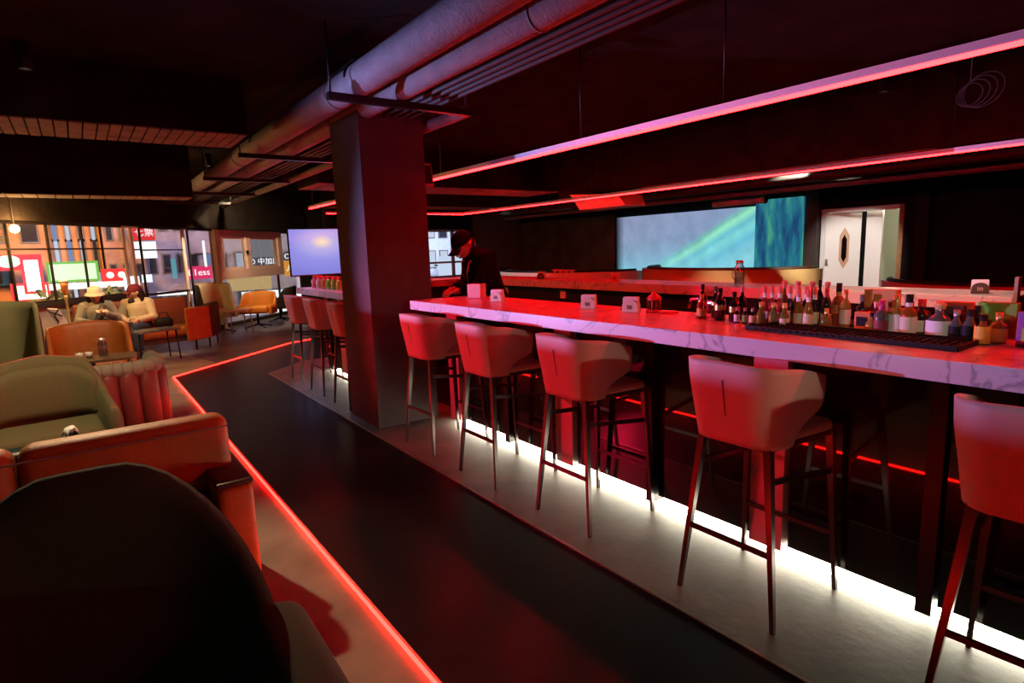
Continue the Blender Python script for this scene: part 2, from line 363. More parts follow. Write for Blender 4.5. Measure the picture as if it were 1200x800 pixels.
# beams under the slab; boards of the formwork show on the undersides
def beam(name, x0, x1, y0, y1, z0, along, step, m='concrete', lo=None, hi=None):
    b = struct(name, MB().box(x0, x1, y0, y1, z0+0.012, 2.95), m)
    a, e = (x0, x1) if along == 'x' else (y0, y1)
    a = max(a, lo) if lo is not None else a; e = min(e, hi) if hi is not None else e
    me = None; k = 0; p = a
    while p < e-0.01:
        q = min(e, p+step*(0.9+0.2*random.random())); d = 0.004*random.random()
        bb = MB().box(p+0.006, q-0.006, y0+0.004, y1-0.004, z0+d, z0+0.02) if along == 'x' else MB().box(x0+0.004, x1-0.004, p+0.006, q-0.006, z0+d, z0+0.02)
        o = bb.build('plank', 'form', b); p = q
    return b
beam('ceiling_beam', -7.1, 1.32, 5.58, 6.28, 2.50, 'x', 0.085, lo=-0.75)
beam('ceiling_beam', -7.1, 1.35, 8.9, 9.35, 2.27, 'x', 0.16, lo=-0.9)
beam('ceiling_beam', 2.75, 7.0, 8.1, 9.0, 2.42, 'x', 0.16)
beam('ceiling_beam', 4.2, 11.9, 11.4, 12.2, 2.40, 'x', 0.2)
beam('ceiling_beam', 7.0, 7.55, -2.9, 8.1, 2.30, 'y', 0.13, lo=2.4, hi=6.2)
beam('ceiling_beam', 10.6, 11.1, -2.9, 10.5, 2.42, 'y', 0.2, lo=3.0, hi=9.0)

# ------------------------------------------------------------------ door in the right wall, lit room behind it
rm = MB(); struct('wall_side_room_dark_slab', MB().box(14.50, 14.58, 5.95, 7.38, 0, 2.38), 'blackmatt'); rm.box(14.6, 14.7, 3.2, 7.4, 0, 2.4); rm.box(12.2, 14.7, 3.1, 3.2, 0, 2.4); rm.box(12.2, 14.7, 7.4, 7.5, 0, 2.4); rm.box(12.2, 14.7, 3.1, 7.5, 2.4, 2.5); rm.box(12.2, 14.7, 3.1, 7.5, -0.1, 0)  # black slab added behind the doorway to keep the gap dark
struct('wall_side_room', rm, m_('grey green room wall', (0.40, 0.40, 0.30), 0.8))
jm = MB(); jm.box(11.97, 12.22, 4.50, 4.58, 0, 2.02); d1 = struct('door_1', jm, 'wood')
struct('lintel', MB().box(11.98, 12.22, 4.58, 5.97, 1.94, 2.02), 'whitegloss', d1)
struct('jamb', MB().box(12.0, 12.24, 5.89, 5.97, 0, 1.94), 'whitegloss', d1)
struct('side_panel', MB().box(12.30, 12.36, 4.98, 5.26, 0, 1.97), 'whitegloss', d1)
hx, hy, lx, ly = 12.03, 5.90, 12.33, 5.36
lf = MB(); quad(lf, (hx, hy), (lx, ly), 0.04, 0.01, 1.93); leaf = struct('door_leaf', lf, 'whitegloss', d1)
ux, uy = (lx-hx), (ly-hy); L_ = math.hypot(ux, uy); ux /= L_; uy /= L_; nx_, ny_ = uy, -ux    # normal towards the room
def hexslot(off, th, w_, z0, z1, cut):
    cx, cy = hx+ux*L_*0.55, hy+uy*L_*0.55
    pts = [(-w_, z0+cut), (0, z0), (w_, z0+cut), (w_, z1-cut), (0, z1), (-w_, z1-cut)]
    vs = [(cx+ux*a+nx_*o, cy+uy*a+ny_*o, z) for o in (off, off+th) for a, z in pts]
    return MB().add(vs, [(0,1,2,3,4,5), (11,10,9,8,7,6)]+[(i, (i+1) % 6, 6+(i+1) % 6, 6+i) for i in range(6)])
struct('slot_frame', hexslot(0.0, 0.012, 0.085, 0.86, 1.66, 0.16), m_('copper slot frame', (0.6, 0.36, 0.24), 0.4), d1)
struct('slot_window', hexslot(0.012, 0.006, 0.045, 0.98, 1.52, 0.10), 'blackglass', d1)
struct('handle', MB().box(12.0, 12.03, 5.82, 5.86, 0.95, 1.05), 'steel_trim', d1)
pl = bpy.data.lights.new('side_room_lamp', 'POINT'); pl.energy = 70; pl.color = (1.0, 0.93, 0.75); pl.shadow_soft_size = 0.2
po = bpy.data.objects.new('side_room_lamp', pl); COL.objects.link(po); po.location = (12.9, 4.9, 2.1)

# ------------------------------------------------------------------ backlit aurora mural on the right wall
def mural_mat():
    m = bpy.data.materials.new('backlit aurora mural'); m.use_nodes = True; nt = m.node_tree
    nt.nodes.remove(nt.nodes['Principled BSDF']); L = nt.links.new; N = nt.nodes.new
    tc = N('ShaderNodeTexCoord'); sx = N('ShaderNodeSeparateXYZ'); L(tc.outputs['Generated'], sx.inputs[0])
    def mth(op, a, b=None, c=None):
        n = N('ShaderNodeMath'); n.operation = op
        for i, v in enumerate((a, b, c)):
            if v is None: continue
            if isinstance(v, (int, float)): n.inputs[i].default_value = v
            else: L(v, n.inputs[i])
        return n.outputs[0]
    u = mth('SUBTRACT', 1.0, sx.outputs['Y']); v = sx.outputs['Z']           # u runs to the right as seen from the bar
    nz = N('ShaderNodeTexNoise'); nz.inputs['Scale'].default_value = 5; nz.inputs['Detail'].default_value = 5
    mp = N('ShaderNodeMapping'); mp.inputs['Scale'].default_value = (1, 2.2, 0.7); mp.inputs['Rotation'].default_value = (0.6, 0, 0)
    L(tc.outputs['Generated'], mp.inputs[0]); L(mp.outputs[0], nz.inputs['Vector'])
    # line from (0.28,0) to (0.92,1): signed distance below it
    d = mth('SUBTRACT', mth('MULTIPLY', mth('SUBTRACT', u, 0.26), 1.45), v)
    d = mth('ADD', d, mth('MULTIPLY', mth('SUBTRACT', nz.outputs['Fac'], 0.5), 0.07))
    r = N('ShaderNodeValToRGB'); e = r.color_ramp.elements
    e[0].position = 0.0; e[0].color = (0.30, 0.36, 0.56, 1); e[1].position = 1.0; e[1].color = (0.22, 0.72, 0.86, 1)
    for p, c in ((0.455, (0.28, 0.38, 0.60, 1)), (0.50, (0.20, 0.58, 0.50, 1)), (0.535, (0.36, 0.92, 0.62, 1)), (0.59, (0.17, 0.62, 0.74, 1)), (0.64, (0.26, 0.80, 0.80, 1)), (0.72, (0.16, 0.58, 0.78, 1)), (0.85, (0.34, 0.82, 0.92, 1))):
        k = e.new(p); k.color = c
    L(mth('MULTIPLY_ADD', d, 0.5, 0.5), r.inputs['Fac'])
    lo = N('ShaderNodeMixRGB'); lo.inputs[2].default_value = (0.25, 0.70, 0.85, 1)
    L(mth('POWER', mth('SUBTRACT', 1.0, v), 3.0), lo.inputs[0]); L(r.outputs['Color'], lo.inputs[1])
    st = mth('MULTIPLY_ADD', nz.outputs['Fac'], 0.5, 0.62)
    ed = N('ShaderNodeMapRange'); ed.inputs[1].default_value = 0.0; ed.inputs[2].default_value = 0.07; L(u, ed.inputs[0])
    em = N('ShaderNodeEmission'); L(lo.outputs[0], em.inputs[0]); L(mth('MULTIPLY', mth('MULTIPLY', st, ed.outputs[0]), 1.0), em.inputs[1])
    L(em.outputs[0], nt.nodes['Material Output'].inputs[0]); return m
mu = MB().box(11.9, 11.99, 7.28, 11.42, 0.68, 2.19).build('aurora_mural', mural_mat())
tag(mu, 'wide glowing aurora mural on the dark wall behind the rear counter', 'mural')
def mural2():
    m = bpy.data.materials.new('backlit teal mural'); m.use_nodes = True; nt = m.node_tree; L = nt.links.new; N = nt.nodes.new
    nt.nodes.remove(nt.nodes['Principled BSDF']); tc = N('ShaderNodeTexCoord')
    nz = N('ShaderNodeTexNoise'); nz.inputs['Scale'].default_value = 2.4; nz.inputs['Detail'].default_value = 4
    mp = N('ShaderNodeMapping'); mp.inputs['Rotation'].default_value = (0.7, 0, 0); mp.inputs['Scale'].default_value = (1, 2.0, 0.8)
    L(tc.outputs['Generated'], mp.inputs[0]); L(mp.outputs[0], nz.inputs['Vector'])
    r = N('ShaderNodeValToRGB'); e = r.color_ramp.elements
    e[0].position = 0.34; e[0].color = (0.012, 0.06, 0.16, 1); e[1].position = 0.66; e[1].color = (0.07, 0.36, 0.20, 1); k = e.new(0.5); k.color = (0.02, 0.17, 0.24, 1)
    em = N('ShaderNodeEmission'); L(nz.outputs['Fac'], r.inputs['Fac']); L(r.outputs['Color'], em.inputs[0]); em.inputs[1].default_value = 1.0
    L(em.outputs[0], nt.nodes['Material Output'].inputs[0]); return m
mu2 = MB().box(11.78, 11.99, 6.26, 7.26, 0.68, 2.30).build('aurora_mural', mural2())
tag(mu2, 'narrow teal and green glowing mural panel between wide mural and door', 'mural')

# ------------------------------------------------------------------ light lines
fl = MB()
pts = [(0.83,-2.9), (0.83,8.47), (2.79,10.29), (3.25,10.47)]
for p, q in zip(pts[:-1], pts[1:]): quad(fl, p, q, 0.011, 0.0, 0.008)
o = fl.build('floor_light_line', 'led_red'); tag(o, 'glowing red light line set in the floor along the dark walkway', 'light')
lp = thing('ceiling_light_loop', 'hanging rectangular aluminium light loop glowing red above the two counters', 'light', (0, 0, 0))
def loop_side(x0, x1, y0, y1):
    MB().box(x0-.006, x1+.006, y0-.006, y1+.006, 2.180, 2.216).build('profile', 'alu', lp)
    MB().box(x0-.004, x1+.004, y0-.004, y1+.004, 2.168, 2.180).build('diffuser', 'led_top', lp)
loop_side(2.97, 3.00, -2.4, 9.25); loop_side(6.36, 6.39, -2.4, 10.3); loop_side(3.6, 6.35, 10.27, 10.30); loop_side(3.002, 6.358, -2.4, -2.37)
for x in (2.985, 6.375):
    for y in (0.4, 2.05, 3.2, 5.2, 7.6, 9.1): MB().tube([(x, y, 2.22), (x, y, 2.95)], 0.006, 6).build('hanger_rod', 'blackmetal', lp)

# downlight cans: each holds its own spot
def can(label, p, q, power, col, ang=55, blend=0.7, z=2.78, show=True):
    t = thing('ceiling_spotlight', label, 'lamp', (p[0], p[1], z), 0, 'ceiling spotlights')
    MB().lathe([(0.0, 0.17), (0.045, 0.17), (0.045, 0.0), (0.038, 0.0), (0.038, 0.02)], n=14).build('can', 'blackmatt', t)
    MB().tube([(0,0,.165),(0,0,2.95-z)], .008, 6).build('rod', 'blackmatt', t)
    MB().lathe([(0.0, 0.018), (0.037, 0.018)], n=14).build('lens', e_('lamp lens', (1, 0.9, 0.7), 6), t)
    o = spot('bulb', (p[0], p[1], z-0.02), q, power, col, ang, blend, 0.04); o.matrix_world = o.matrix_basis
    return t
WARM = (1.0, 0.74, 0.42); WW = (1.0, 0.88, 0.66)
can('small black spotlight can above the olive armchair', (-0.5, 3.9), (-0.2, 4.9, 0.5), 120, WARM, 62)
can('small black spotlight can above the near sofa', (-0.12, 5.35), (0.22, 2.6, 0.35), 330, WARM, 44)
can('small black spotlight can above the low round-cornered table', (0.1, 6.5), (-0.25, 7.8, 0.6), 190, WARM, 76)
can('small black spotlight can above the two seated women', (0.75, 9.65), (0.45, 10.9, 0.8), 170, WARM, 62)
can('small black spotlight can above the orange swivel chair', (2.6, 12.0), (2.9, 13.8, 1.3), 330, WARM, 100)
can('small black spotlight can above the beige floor by the walkway', (-0.6, 5.2), (0.55, 6.4, 0), 80, WARM, 60)
can('small black spotlight can above the floor between light line and far sofa', (1.7, 9.6), (1.6, 10.4, 0), 70, WARM, 70)
can('small unseen spotlight can behind the camera aimed at the bottles on the front counter', (0.3, -0.5), (2.70, 1.10, 1.30), 55, WW, 20, z=2.0)  # set behind the camera to reach the labels at a low angle
can('small black spotlight can hanging between the two light lines', (6.2, 2.57), (4.55, 1.9, 1.0), 60, WW, 52)
can('small black spotlight can over the aisle facing the rear counter', (3.3, 1.5), (4.5, 1.7, 1.03), 110, WW, 48)
can('small black spotlight can above the gold curved booth', (7.75, 4.1), (8.3, 4.95, 0.95), 420, WW, 50)
can('small added fill spotlight can behind the camera', (-0.7, -0.6), (0.0, 1.5, 0.6), 6, WW, 40)  # dim fill added for the near armchair
can('small added spotlight can brightening the white door', (9.6, 4.6), (12.1, 5.4, 1.0), 380, (1, .96, .86), 40)  # added to whiten the door leaf
can('small black spotlight can above the white curved booth', (7.2, 11.0), (8.2, 10.8, 0.8), 60, (0.95, 0.95, 1), 60)

t = thing('added_beam_stand', 'unseen added floor stand with a flat plate cutting the lavender beam', 'lamp', (-1.5, 6.45, 0), -PI/4)  # added out of view to carry the plate that shapes the beams
MB().tube([(-.12,0,0),(-.12,0,1.05)], .02, 10).build('stand', 'blackmetal', t)
MB().lathe([(0,0),(.22,0),(.22,.015),(0,.02)], n=20).build('foot', 'blackmetal', t)
MB().box(-.16, -.05, -.16, .16, .95, 1.18).build('housing', 'blackmatt', t)
MB().box(-.06, .45, -.42, .42, 1.020, 1.030).build('cutoff_plate', 'blackmatt', t)  # unseen plate keeping the lavender light off the stool backs
t2 = copy_tree(t); t2.location = (1.75, -2.03, 0); t2.rotation_euler.z = PI/2; t2.scale = (1, 1, 1.4); t2['label'] = 'unseen added lamp stand behind the camera facing the bar stools'
spot('added_spot_stools', (1.75, -1.50, 1.52), (2.12, 3.0, 0.86), 60, WW, 20, 0.7, 0.03)  # added warm spot lighting the stool wings from behind the camera
for ch in t2.children:
    if ch.name.startswith('cutoff_plate'): ch.location.z = 0.035
can('small added lavender spotlight can above the far bar counter stools', (1.1, 7.7), (2.2, 6.5, 0.95), 110, (0.6, 0.5, 1.0), 50)  # added to give the far bar top its lavender cast
# ------------------------------------------------------------------ ceiling pipes
def pipe(label, name, x, z, r, y0, y1, m, joints=()):
    b = MB().tube([(x, y0, z), (x, y1, z)], r, 18); t = b.build(name, m); tag(t, label, 'pipe')
    for y in joints: MB().tube([(x, y-0.006, z), (x, y+0.006, z)], r+0.006, 18).build('joint_band', m_('pipe band', (0.12, 0.1, 0.1), 0.6), t)
    return t
pipe('thickest grey lagged ceiling pipe, outermost of the run, over the walkway', 'ceiling_pipe', 1.68, 2.62, 0.105, -1.0, 12.7, 'pipe', (1.8, 4.35, 7.5, 10.2))
pipe('second grey lagged ceiling pipe, slightly thinner, beside the outermost one', 'ceiling_pipe', 1.98, 2.605, 0.085, -1.0, 12.9, 'pipe', (2.4, 5.2, 8.3, 11.5))
pipe('thin pipe ending in a drop at the pillar side of the pipe run', 'ceiling_pipe', 2.56, 2.52, 0.045, 4.05, 13.4, 'pipe', (6, 9))
for k in range(4):
    o = MB().tube([(2.14+0.07*k, -1, 2.56), (2.14+0.07*k, 13.0, 2.56)], 0.016, 8).build('conduit', 'conduit')
    tag(o, 'thin dark ceiling conduit, %s counted from the lagged pipes' % ('first','second','third','fourth')[k], 'conduit', 'thin ceiling conduits')
for k, y in enumerate((1.2, 3.95, 6.6, 8.65, 10.6, 12.4)):
    t = thing('pipe_hanger', 'dark steel trapeze bracket carrying the ceiling pipes, number %s from the camera' % ('one', 'two', 'three', 'four', 'five', 'six')[k], 'bracket', (1.45, y, 2.47), 0, 'pipe brackets')
    MB().box(0, 1.10, -0.025, 0.025, 0, 0.045).build('crossbar', 'blackmetal', t)
    for x in (0.02, 1.06): MB().tube([(x, 0, 0.04), (x, 0, 0.48)], 0.007, 6).build('rod', 'blackmetal', t)
    for x, r in ((0.23, 0.107), (0.53, 0.087)):
        MB().tube([(x+r*math.cos(a), 0, 0.045+r+r*math.sin(a)) for a in [k2*PI/10 for k2 in range(11)]], 0.01, 6).build('clamp', 'blackmetal', t)
o = MB().tube([(9.3, 6.55, 2.13), (9.3, 5.55, 2.13)], 0.06, 14).build('ceiling_pipe', 'pipe2'); tag(o, 'short cream pipe length above the aurora mural', 'pipe')
MB().tube([(9.3, 5.62, 2.13), (9.3, 5.55, 2.13)], 0.068, 14).build('end_cap', 'pipe2', o)
o = MB().tube([(8.6, 12, 2.2), (8.6, -1, 2.2)], 0.045, 12).build('ceiling_pipe', m_('red brown pipe', (0.20, 0.09, 0.08), 0.6)); tag(o, 'long red-brown pipe running below the beam before the mural', 'pipe')
o = MB().tube([(7.9, 12, 2.26), (7.9, -1, 2.26)], 0.06, 12).build('ceiling_pipe', m_('black pipe', (0.03, 0.028, 0.028), 0.6)); tag(o, 'long black pipe running below the beam before the mural', 'pipe')
t = thing('wall_speaker', 'small red-lit speaker fixed high on the pillar by the first light line', 'speaker', (2.465, 4.66, 2.02))
MB().add([(0,-.05,0),(.10,-.06,.0),(.08,-.06,.19),(0,-.05,.19),(0,.07,0),(.10,.06,0),(.08,.06,.19),(0,.07,.19)], [(0,3,2,1),(4,5,6,7),(0,1,5,4),(1,2,6,5),(2,3,7,6),(3,0,4,7)]).build('casing', m_('speaker red grey', (0.3,0.2,0.2), .6), t)
MB().add([(.012,-.0605,.02),(.088,-.0665,.02),(.072,-.0665,.17),(.012,-.0605,.17)], [(0,1,2,3)]).build('grille', 'blackmatt', t)
# coil of cable hanging under the slab at right
cb = MB()
for k in range(4):
    cx, cy, cz = 5.6+0.03*k, 1.72-0.02*k, 2.5+0.012*k; R = 0.10+0.018*k
    cb.tube([(cx+R*math.cos(a)*0.6, cy+R*math.cos(a), cz+R*0.8*math.sin(a)) for a in [2*PI*j/20 for j in range(20)]], 0.004, 5, closed=True)
cb.tube([(5.6, 1.72, 2.6), (5.6, 1.72, 2.95)], 0.004, 5)
tag(cb.build('cable_coil', m_('dusty cable', (0.05, 0.048, 0.045), 0.6)), 'loose coil of cable hanging below the ceiling at right', 'cable')
# hanging box unit, side tipped so it catches the red light
t = thing('hanging_air_unit', 'white boxy unit hanging from the ceiling beyond the far light line', 'air unit', (6.8, 6.85, 2.06))
b = MB(); b.add([(0,-.52,0),(.45,-.52,0),(.45,.5,0),(0,.5,0),(-.10,-.44,.17),(.45,-.44,.17),(.45,.62,.25),(-.10,.62,.25)], [(0,3,2,1),(4,5,6,7),(0,1,5,4),(1,2,6,5),(2,3,7,6),(3,0,4,7)])
b.build('casing', m_('white unit casing', (0.85, 0.80, 0.78), 0.5), t)
for y in (-0.3, 0.4): MB().tube([(0.2, y, 0.18), (0.2, y, 0.9)], 0.008, 6).build('rod', 'blackmetal', t)
MB().box(0.08, 0.38, -0.4, 0.4, -0.006, 0.0).build('grille', m_('grey grille', (0.5, 0.45, 0.45), 0.6), t)
# ================================================================== FRONT BAR COUNTER
ZT = 1.08
def bar_counter(name, label, y0, y1, pil, posts, xb=2.78):
    t = thing(name, label, 'counter', (0, (y0+y1)/2, 0)); oy = -(y0+y1)/2
    MB().box(2.15, xb, y0+oy, y1+oy, ZT-0.072, ZT).build('counter_top', 'marble', t, bevel=0.003)
    MB().box(2.53, 2.62, y0+oy+.02, y1+oy-.02, 0.0, ZT-0.072).build('carcass', 'blackmatt', t)
    cuts = sorted([y0+0.03]+[p-0.085 for p in pil]+[p+0.085 for p in pil]+[q-0.03 for q in posts]+[q+0.03 for q in posts]+[y1-0.03])
    for a, b in zip(cuts[0::2], cuts[1::2]):
        if b-a < 0.06: continue
        n = max(1, round((b-a)/0.42))
        for k in range(n):
            p, q = a+(b-a)*k/n, a+(b-a)*(k+1)/n
            MB().box(2.46, 2.53, p+0.006+oy, q-0.006+oy, 0.085, ZT-0.075).build('front_panel', 'blackglass', t)
            if k: MB().box(2.445, 2.47, p-0.012+oy, p+0.012+oy, 0.07, ZT-0.075).build('rib', 'blackmetal', t)
    for p in pil: MB().box(2.425, 2.53, p-0.08+oy, p+0.08+oy, 0.07, ZT-0.073).build('pilaster', 'rose', t)
    for q in posts: MB().box(2.43, 2.53, q-0.027+oy, q+0.027+oy, 0.05, ZT-0.073).build('post', 'blackmetal', t)
    MB().box(2.515, 2.528, y0+oy+.03, y1+oy-.03, 0.006, 0.075).build('under_light', 'led_white', t)
    return t
bar_counter('bar_counter', 'long marble-topped bar counter with black gloss front lit white underneath', -1.6, 4.36, (0.02, 1.40, 2.80, 4.18), (-0.6, 0.76, 2.09, 3.45))
bar_counter('bar_counter', 'shorter marble bar counter beyond the pillar with coloured bottles on it', 5.21, 7.45, (5.9, 6.75), (6.35, 7.2))

# work counter behind the bar, seen through the gap
t = thing('work_counter', 'low dark work counter behind the front bar with a red-lit steel top', 'counter', (2.9, 1.4, 0))
MB().box(-0.08, 0.34, -2.6, 2.5, 0.84, 0.87).build('steel_top', m_('brushed work top', (0.35, 0.33, 0.33), 0.35, 0.7), t)
MB().box(-0.06, 0.32, -2.58, 2.48, 0.0, 0.84).build('cabinet', 'blackmatt', t)
# rear counter and its return leg
t = thing('rear_counter', 'long marble-topped rear counter behind the work aisle', 'counter', (4.5, 4.3, 0))
mt2 = 'marble'
MB().box(0.0, 0.52, -3.22, 3.3, 0.995, ZT).build('counter_top', mt2, t, bevel=0.003)
MB().box(-1.72, -0.002, 2.75, 3.3, 0.995, ZT).build('return_top', mt2, t, bevel=0.003)
MB().box(0.08, 0.50, -3.2, 3.28, 0.0, 0.995).build('carcass', 'blackmatt', t)
MB().box(-1.7, 0.08, 2.85, 3.28, 0.0, 0.995).build('return_carcass', 'blackmatt', t)
MB().box(0.0, 0.06, -3.24, -3.222, 0.9, 1.2).build('end_panel', m_('greenish end panel', (0.25, 0.26, 0.2), 0.5), t)
for y in (2.1, 0.95): MB().box(0.068, 0.082, y-0.045, y+0.045, 0.87, 0.96).build('socket', 'white', t)
# machine at the right-hand end
t = thing('coffee_machine', 'black machine at the right end of the rear counter', 'machine', (4.72, 0.78, 0))
MB().box(-0.25, 0.3, -0.27, 0.24, 0.0, 0.96).build('cabinet', 'blackmatt', t)
MB().rbox((0.02, 0, 1.13), (0.5, 0.46, 0.33), 0.03).build('body', 'blackmetal', t)
MB().rbox((-0.16, 0.02, 1.34), (0.14, 0.3, 0.1), 0.02).build('head', 'blackmetal', t)
MB().box(-0.235, -0.225, -0.14, 0.14, 1.12, 1.2).build('display', 'blackglass', t)

# ------------------------------------------------------------------ bar stools (face +x, towards the bar)
def make_stool():
    t = thing('bar_stool', 'x', 'stool', (0, 0, 0))
    # backrest wraps round the seat; its wings are cut back below
    b = MB()
    def dfun(tt):
        K = ((0, .13), (.2, .14), (.33, .185), (.43, .255), (.52, .30), (1, .30))
        for (p, q), (p2, q2) in zip(K, K[1:]):
            if tt <= p2: return q+(q2-q)*(tt-p)/(p2-p)
        return .30
    shell(b, 0.168, 0.3, 0.085, 0.030, 0.695, lambda u: 1.02-0.075*u*u, ns=32, nt=14, lean=0.17, flare=0.85, dfun=dfun, x0=-0.215)
    b.build('backrest', 'stoolfab', t)
    MB().bar((-0.229, 0, 0.71), (-0.2735, 0, 0.95), 0.004, 0.006).build('seam', 'seam', t)
    MB().prism([(-.195,-.150),(.19,-.195),(.225,-.17),(.225,.17),(.19,.195),(-.195,.150)], 0.702, 0.742).build('seat', 'stoolfab', t, bevel=.014)
    f = MB(); c = [(-0.185,-0.14),(0.205,-0.178),(0.205,0.178),(-0.185,0.14)]
    for p, q in zip(c, c[1:]+c[:1]): f.bar((*p, 0.69), (*q, 0.69), 0.018, 0.018)
    f.build('seat_frame', 'legmetal', t)
    TX, TY = (-.185, .205), (.142, .180); BX, BY = (-.235, .242), (.213, .213)
    def lerp(sx, sy, z):
        i = 0 if sx < 0 else 1; k = (.7-z)/.7
        return (TX[i]+(BX[i]-TX[i])*k, sy*(TY[i]+(BY[i]-TY[i])*k), z)
    for sx, sy in ((-1,-1), (-1,1), (1,-1), (1,1)):
        MB().tube([lerp(sx,sy,.70), lerp(sx,sy,0)], [0.021, 0.0115], 4, sq=True).build('leg', 'legmetal', t)
    MB().bar(lerp(-1,-1,.29), lerp(-1,1,.29), 0.012, 0.02).build('stretcher', 'legmetal', t)
    MB().bar(lerp(1,-1,.25), lerp(1,1,.25), 0.012, 0.02).build('stretcher', 'legmetal', t)
    for s in (-1, 1): MB().bar(lerp(-1,s,.57), lerp(1,s,.525), 0.012, 0.022).build('stretcher', 'legmetal', t)
    return t
ST = [(2.18, 1.29, 0.0, 'second bar stool from the right, pink leather back, in front of the black tray'),
      (2.185, 0.385, 0.04, 'dim bar stool cut by the right edge of the picture'),
      (2.18, 2.275, 0.0, 'pink bar stool in front of the square napkin holder beside the red lantern'),
      (2.16, 3.08, 0.0, 'pink bar stool, second from the pillar on its near side'),
      (2.16, 3.885, 0.02, 'pink bar stool right beside the near face of the pillar'),
      (2.16, 5.50, 0.0, 'red-lit bar stool half hidden behind the pillar'),
      (2.17, 6.26, 0.0, 'pink bar stool, middle of the three beyond the pillar'),
      (2.19, 7.05, 0.0, 'lilac bar stool at the far end of the second bar counter')]
s0 = make_stool()
for k, (x, y, rz, lab) in enumerate(ST):
    s = s0 if k == 0 else copy_tree(s0)
    s.location = (x, y, 0.004); s.rotation_euler.z = rz; s['label'] = lab; s['group'] = 'bar stools along the front counter'

# ------------------------------------------------------------------ bottles and things on the front counter
def bottle(label, x, y, h, r, glass, cap, lab=None, capm=None, style='wine', z=ZT, group=None, neckband=None, lab_z=(0.12, 0.42), name='bottle', cat='bottle'):
    t = thing(name, label, cat, (x, y, z), 0, group)
    if style == 'wine': pr = [(0,0),(r*.92,0),(r,.01*h),(r,.58*h),(r*.8,.66*h),(r*.42,.74*h),(r*.34,.80*h),(r*.34,.93*h)]
    elif style == 'whisky': pr = [(0,0),(r*.95,0),(r,.015*h),(r,.56*h),(r*.85,.64*h),(r*.42,.70*h),(r*.38,.76*h),(r*.38,.9*h)]
    elif style == 'round': pr = [(0,0),(r*.6,0),(r*.95,.14*h),(r,.30*h),(r*.9,.46*h),(r*.5,.6*h),(r*.3,.68*h),(r*.3,.88*h)]
    elif style == 'squat': pr = [(0,0),(r*.95,0),(r,.02*h),(r*.96,.5*h),(r*.7,.62*h),(r*.34,.68*h),(r*.34,.84*h)]
    elif style == 'slim': pr = [(0,0),(r*.95,0),(r,.02*h),(r,.46*h),(r*.6,.62*h),(r*.42,.70*h),(r*.42,.9*h)]
    MB().lathe(pr, n=14).build('glass_body', glass, t)
    zc = pr[-1][1]; rc = pr[-1][0]
    if style == 'squat' and cap == 'cork_ball': MB().ball((0,0,zc+.09*h), (rc*1.5, rc*1.5, .10*h)).lathe([(rc*1.2,zc-.01*h),(rc*1.2,zc+.04*h)]).build('stopper', capm or 'gold', t)
    else: MB().lathe([(rc*1.18,zc-.10*h),(rc*1.18,h),(0,h)], n=12).build('cap', cap, t)
    if neckband: MB().lathe([(rc*1.12,zc-.22*h),(rc*1.12,zc-.10*h)], n=12).build('neck_band', neckband, t)
    if lab:
        z0, z1 = lab_z[0]*h, lab_z[1]*h
        MB().lathe([(r*1.02,z0),(r*1.02,z1)], n=14, ang0=PI*0.62, ang1=PI*1.88).build('label', lab, t)
    return t
def gl(name, col, rough=0.08): return m_(name, col, rough, spec=0.7, coat=0.6)
BL, GB, AM, RD, CL, GR, WG = gl('black bottle glass',(0.012,0.011,0.010)), gl('green bottle glass',(0.03,0.06,0.02)), gl('amber bottle glass',(0.26,0.08,0.012)), gl('red liquor bottle',(0.30,0.012,0.012)), gl('clear bottle glass',(0.10,0.10,0.09)), gl('olive gold bottle',(0.15,0.13,0.02)), gl('pale wine bottle',(0.30,0.19,0.03))
CR, WH, OR, YE, GO, BK, RC, PK = m_('cream label',(0.78,0.68,0.45)), 'white', m_('orange label',(0.75,0.30,0.06)), m_('yellow label',(0.85,0.55,0.06)), m_('gold foil',(0.75,0.5,0.15),0.3,0.6), 'blackmatt', m_('red cap',(0.6,0.03,0.04),0.4), m_('pink red cap',(0.75,0.16,0.16),0.4)
bottle('dark bottle with orange label at the left end of the bottle row', 2.572, 1.871, .125, .024, RD, OR, OR, style='whisky')
bottle('tall black bottle behind the orange-labelled bottle at the row\'s left end', 2.66, 1.93, .17, .023, BL, BK, GO, lab_z=(.35,.5))
bottle('bottle with a green capsule near the left end of the bottle row', 2.66, 1.85, .16, .022, BL, m_('green capsule',(0.05,0.16,0.05)), GO, lab_z=(.4,.5))
bottle('tall black bottle with a broad gold label band, left part of the row', 2.575, 1.765, .16, .027, BL, BK, GO, lab_z=(.32,.48))
bottle('black bottle with a lower gold label beside the green-capsule bottle', 2.575, 1.685, .145, .025, BL, BK, GO, lab_z=(.32,.50))
bottle('slim dark bottle with a grey cap behind the gold-labelled black bottles', 2.665, 1.70, .165, .020, BL, m_('grey cap',(0.4,0.38,0.38)), None)
bottle('small bottle with a tall white cap in the left part of the row', 2.66, 1.60, .13, .020, BL, WH, None)
for k, (x, y, c, n) in enumerate([(2.53,1.64,WH,'white'), (2.535,1.60,m_('leaf green label',(0.2,0.4,0.08)),'green'), (2.54,1.565,CR,'cream')]):
    bottle('tiny miniature bottle with a %s label, left of the gold-foil miniatures' % n, x, y, .075, .014, BL, m_('silver cap',(0.5,0.5,0.5),0.3,0.7), c, style='slim', lab_z=(.1,.55))
for k, (x, y, n) in enumerate([(2.545,1.525,'leftmost'), (2.555,1.47,'middle'), (2.56,1.42,'rightmost')]):
    bottle('%s of three olive-gold miniature bottles with gold foil tops' % n, x, y, .105, .021, GR, GO, CR if k == 2 else None, style='slim', lab_z=(.05,.35))
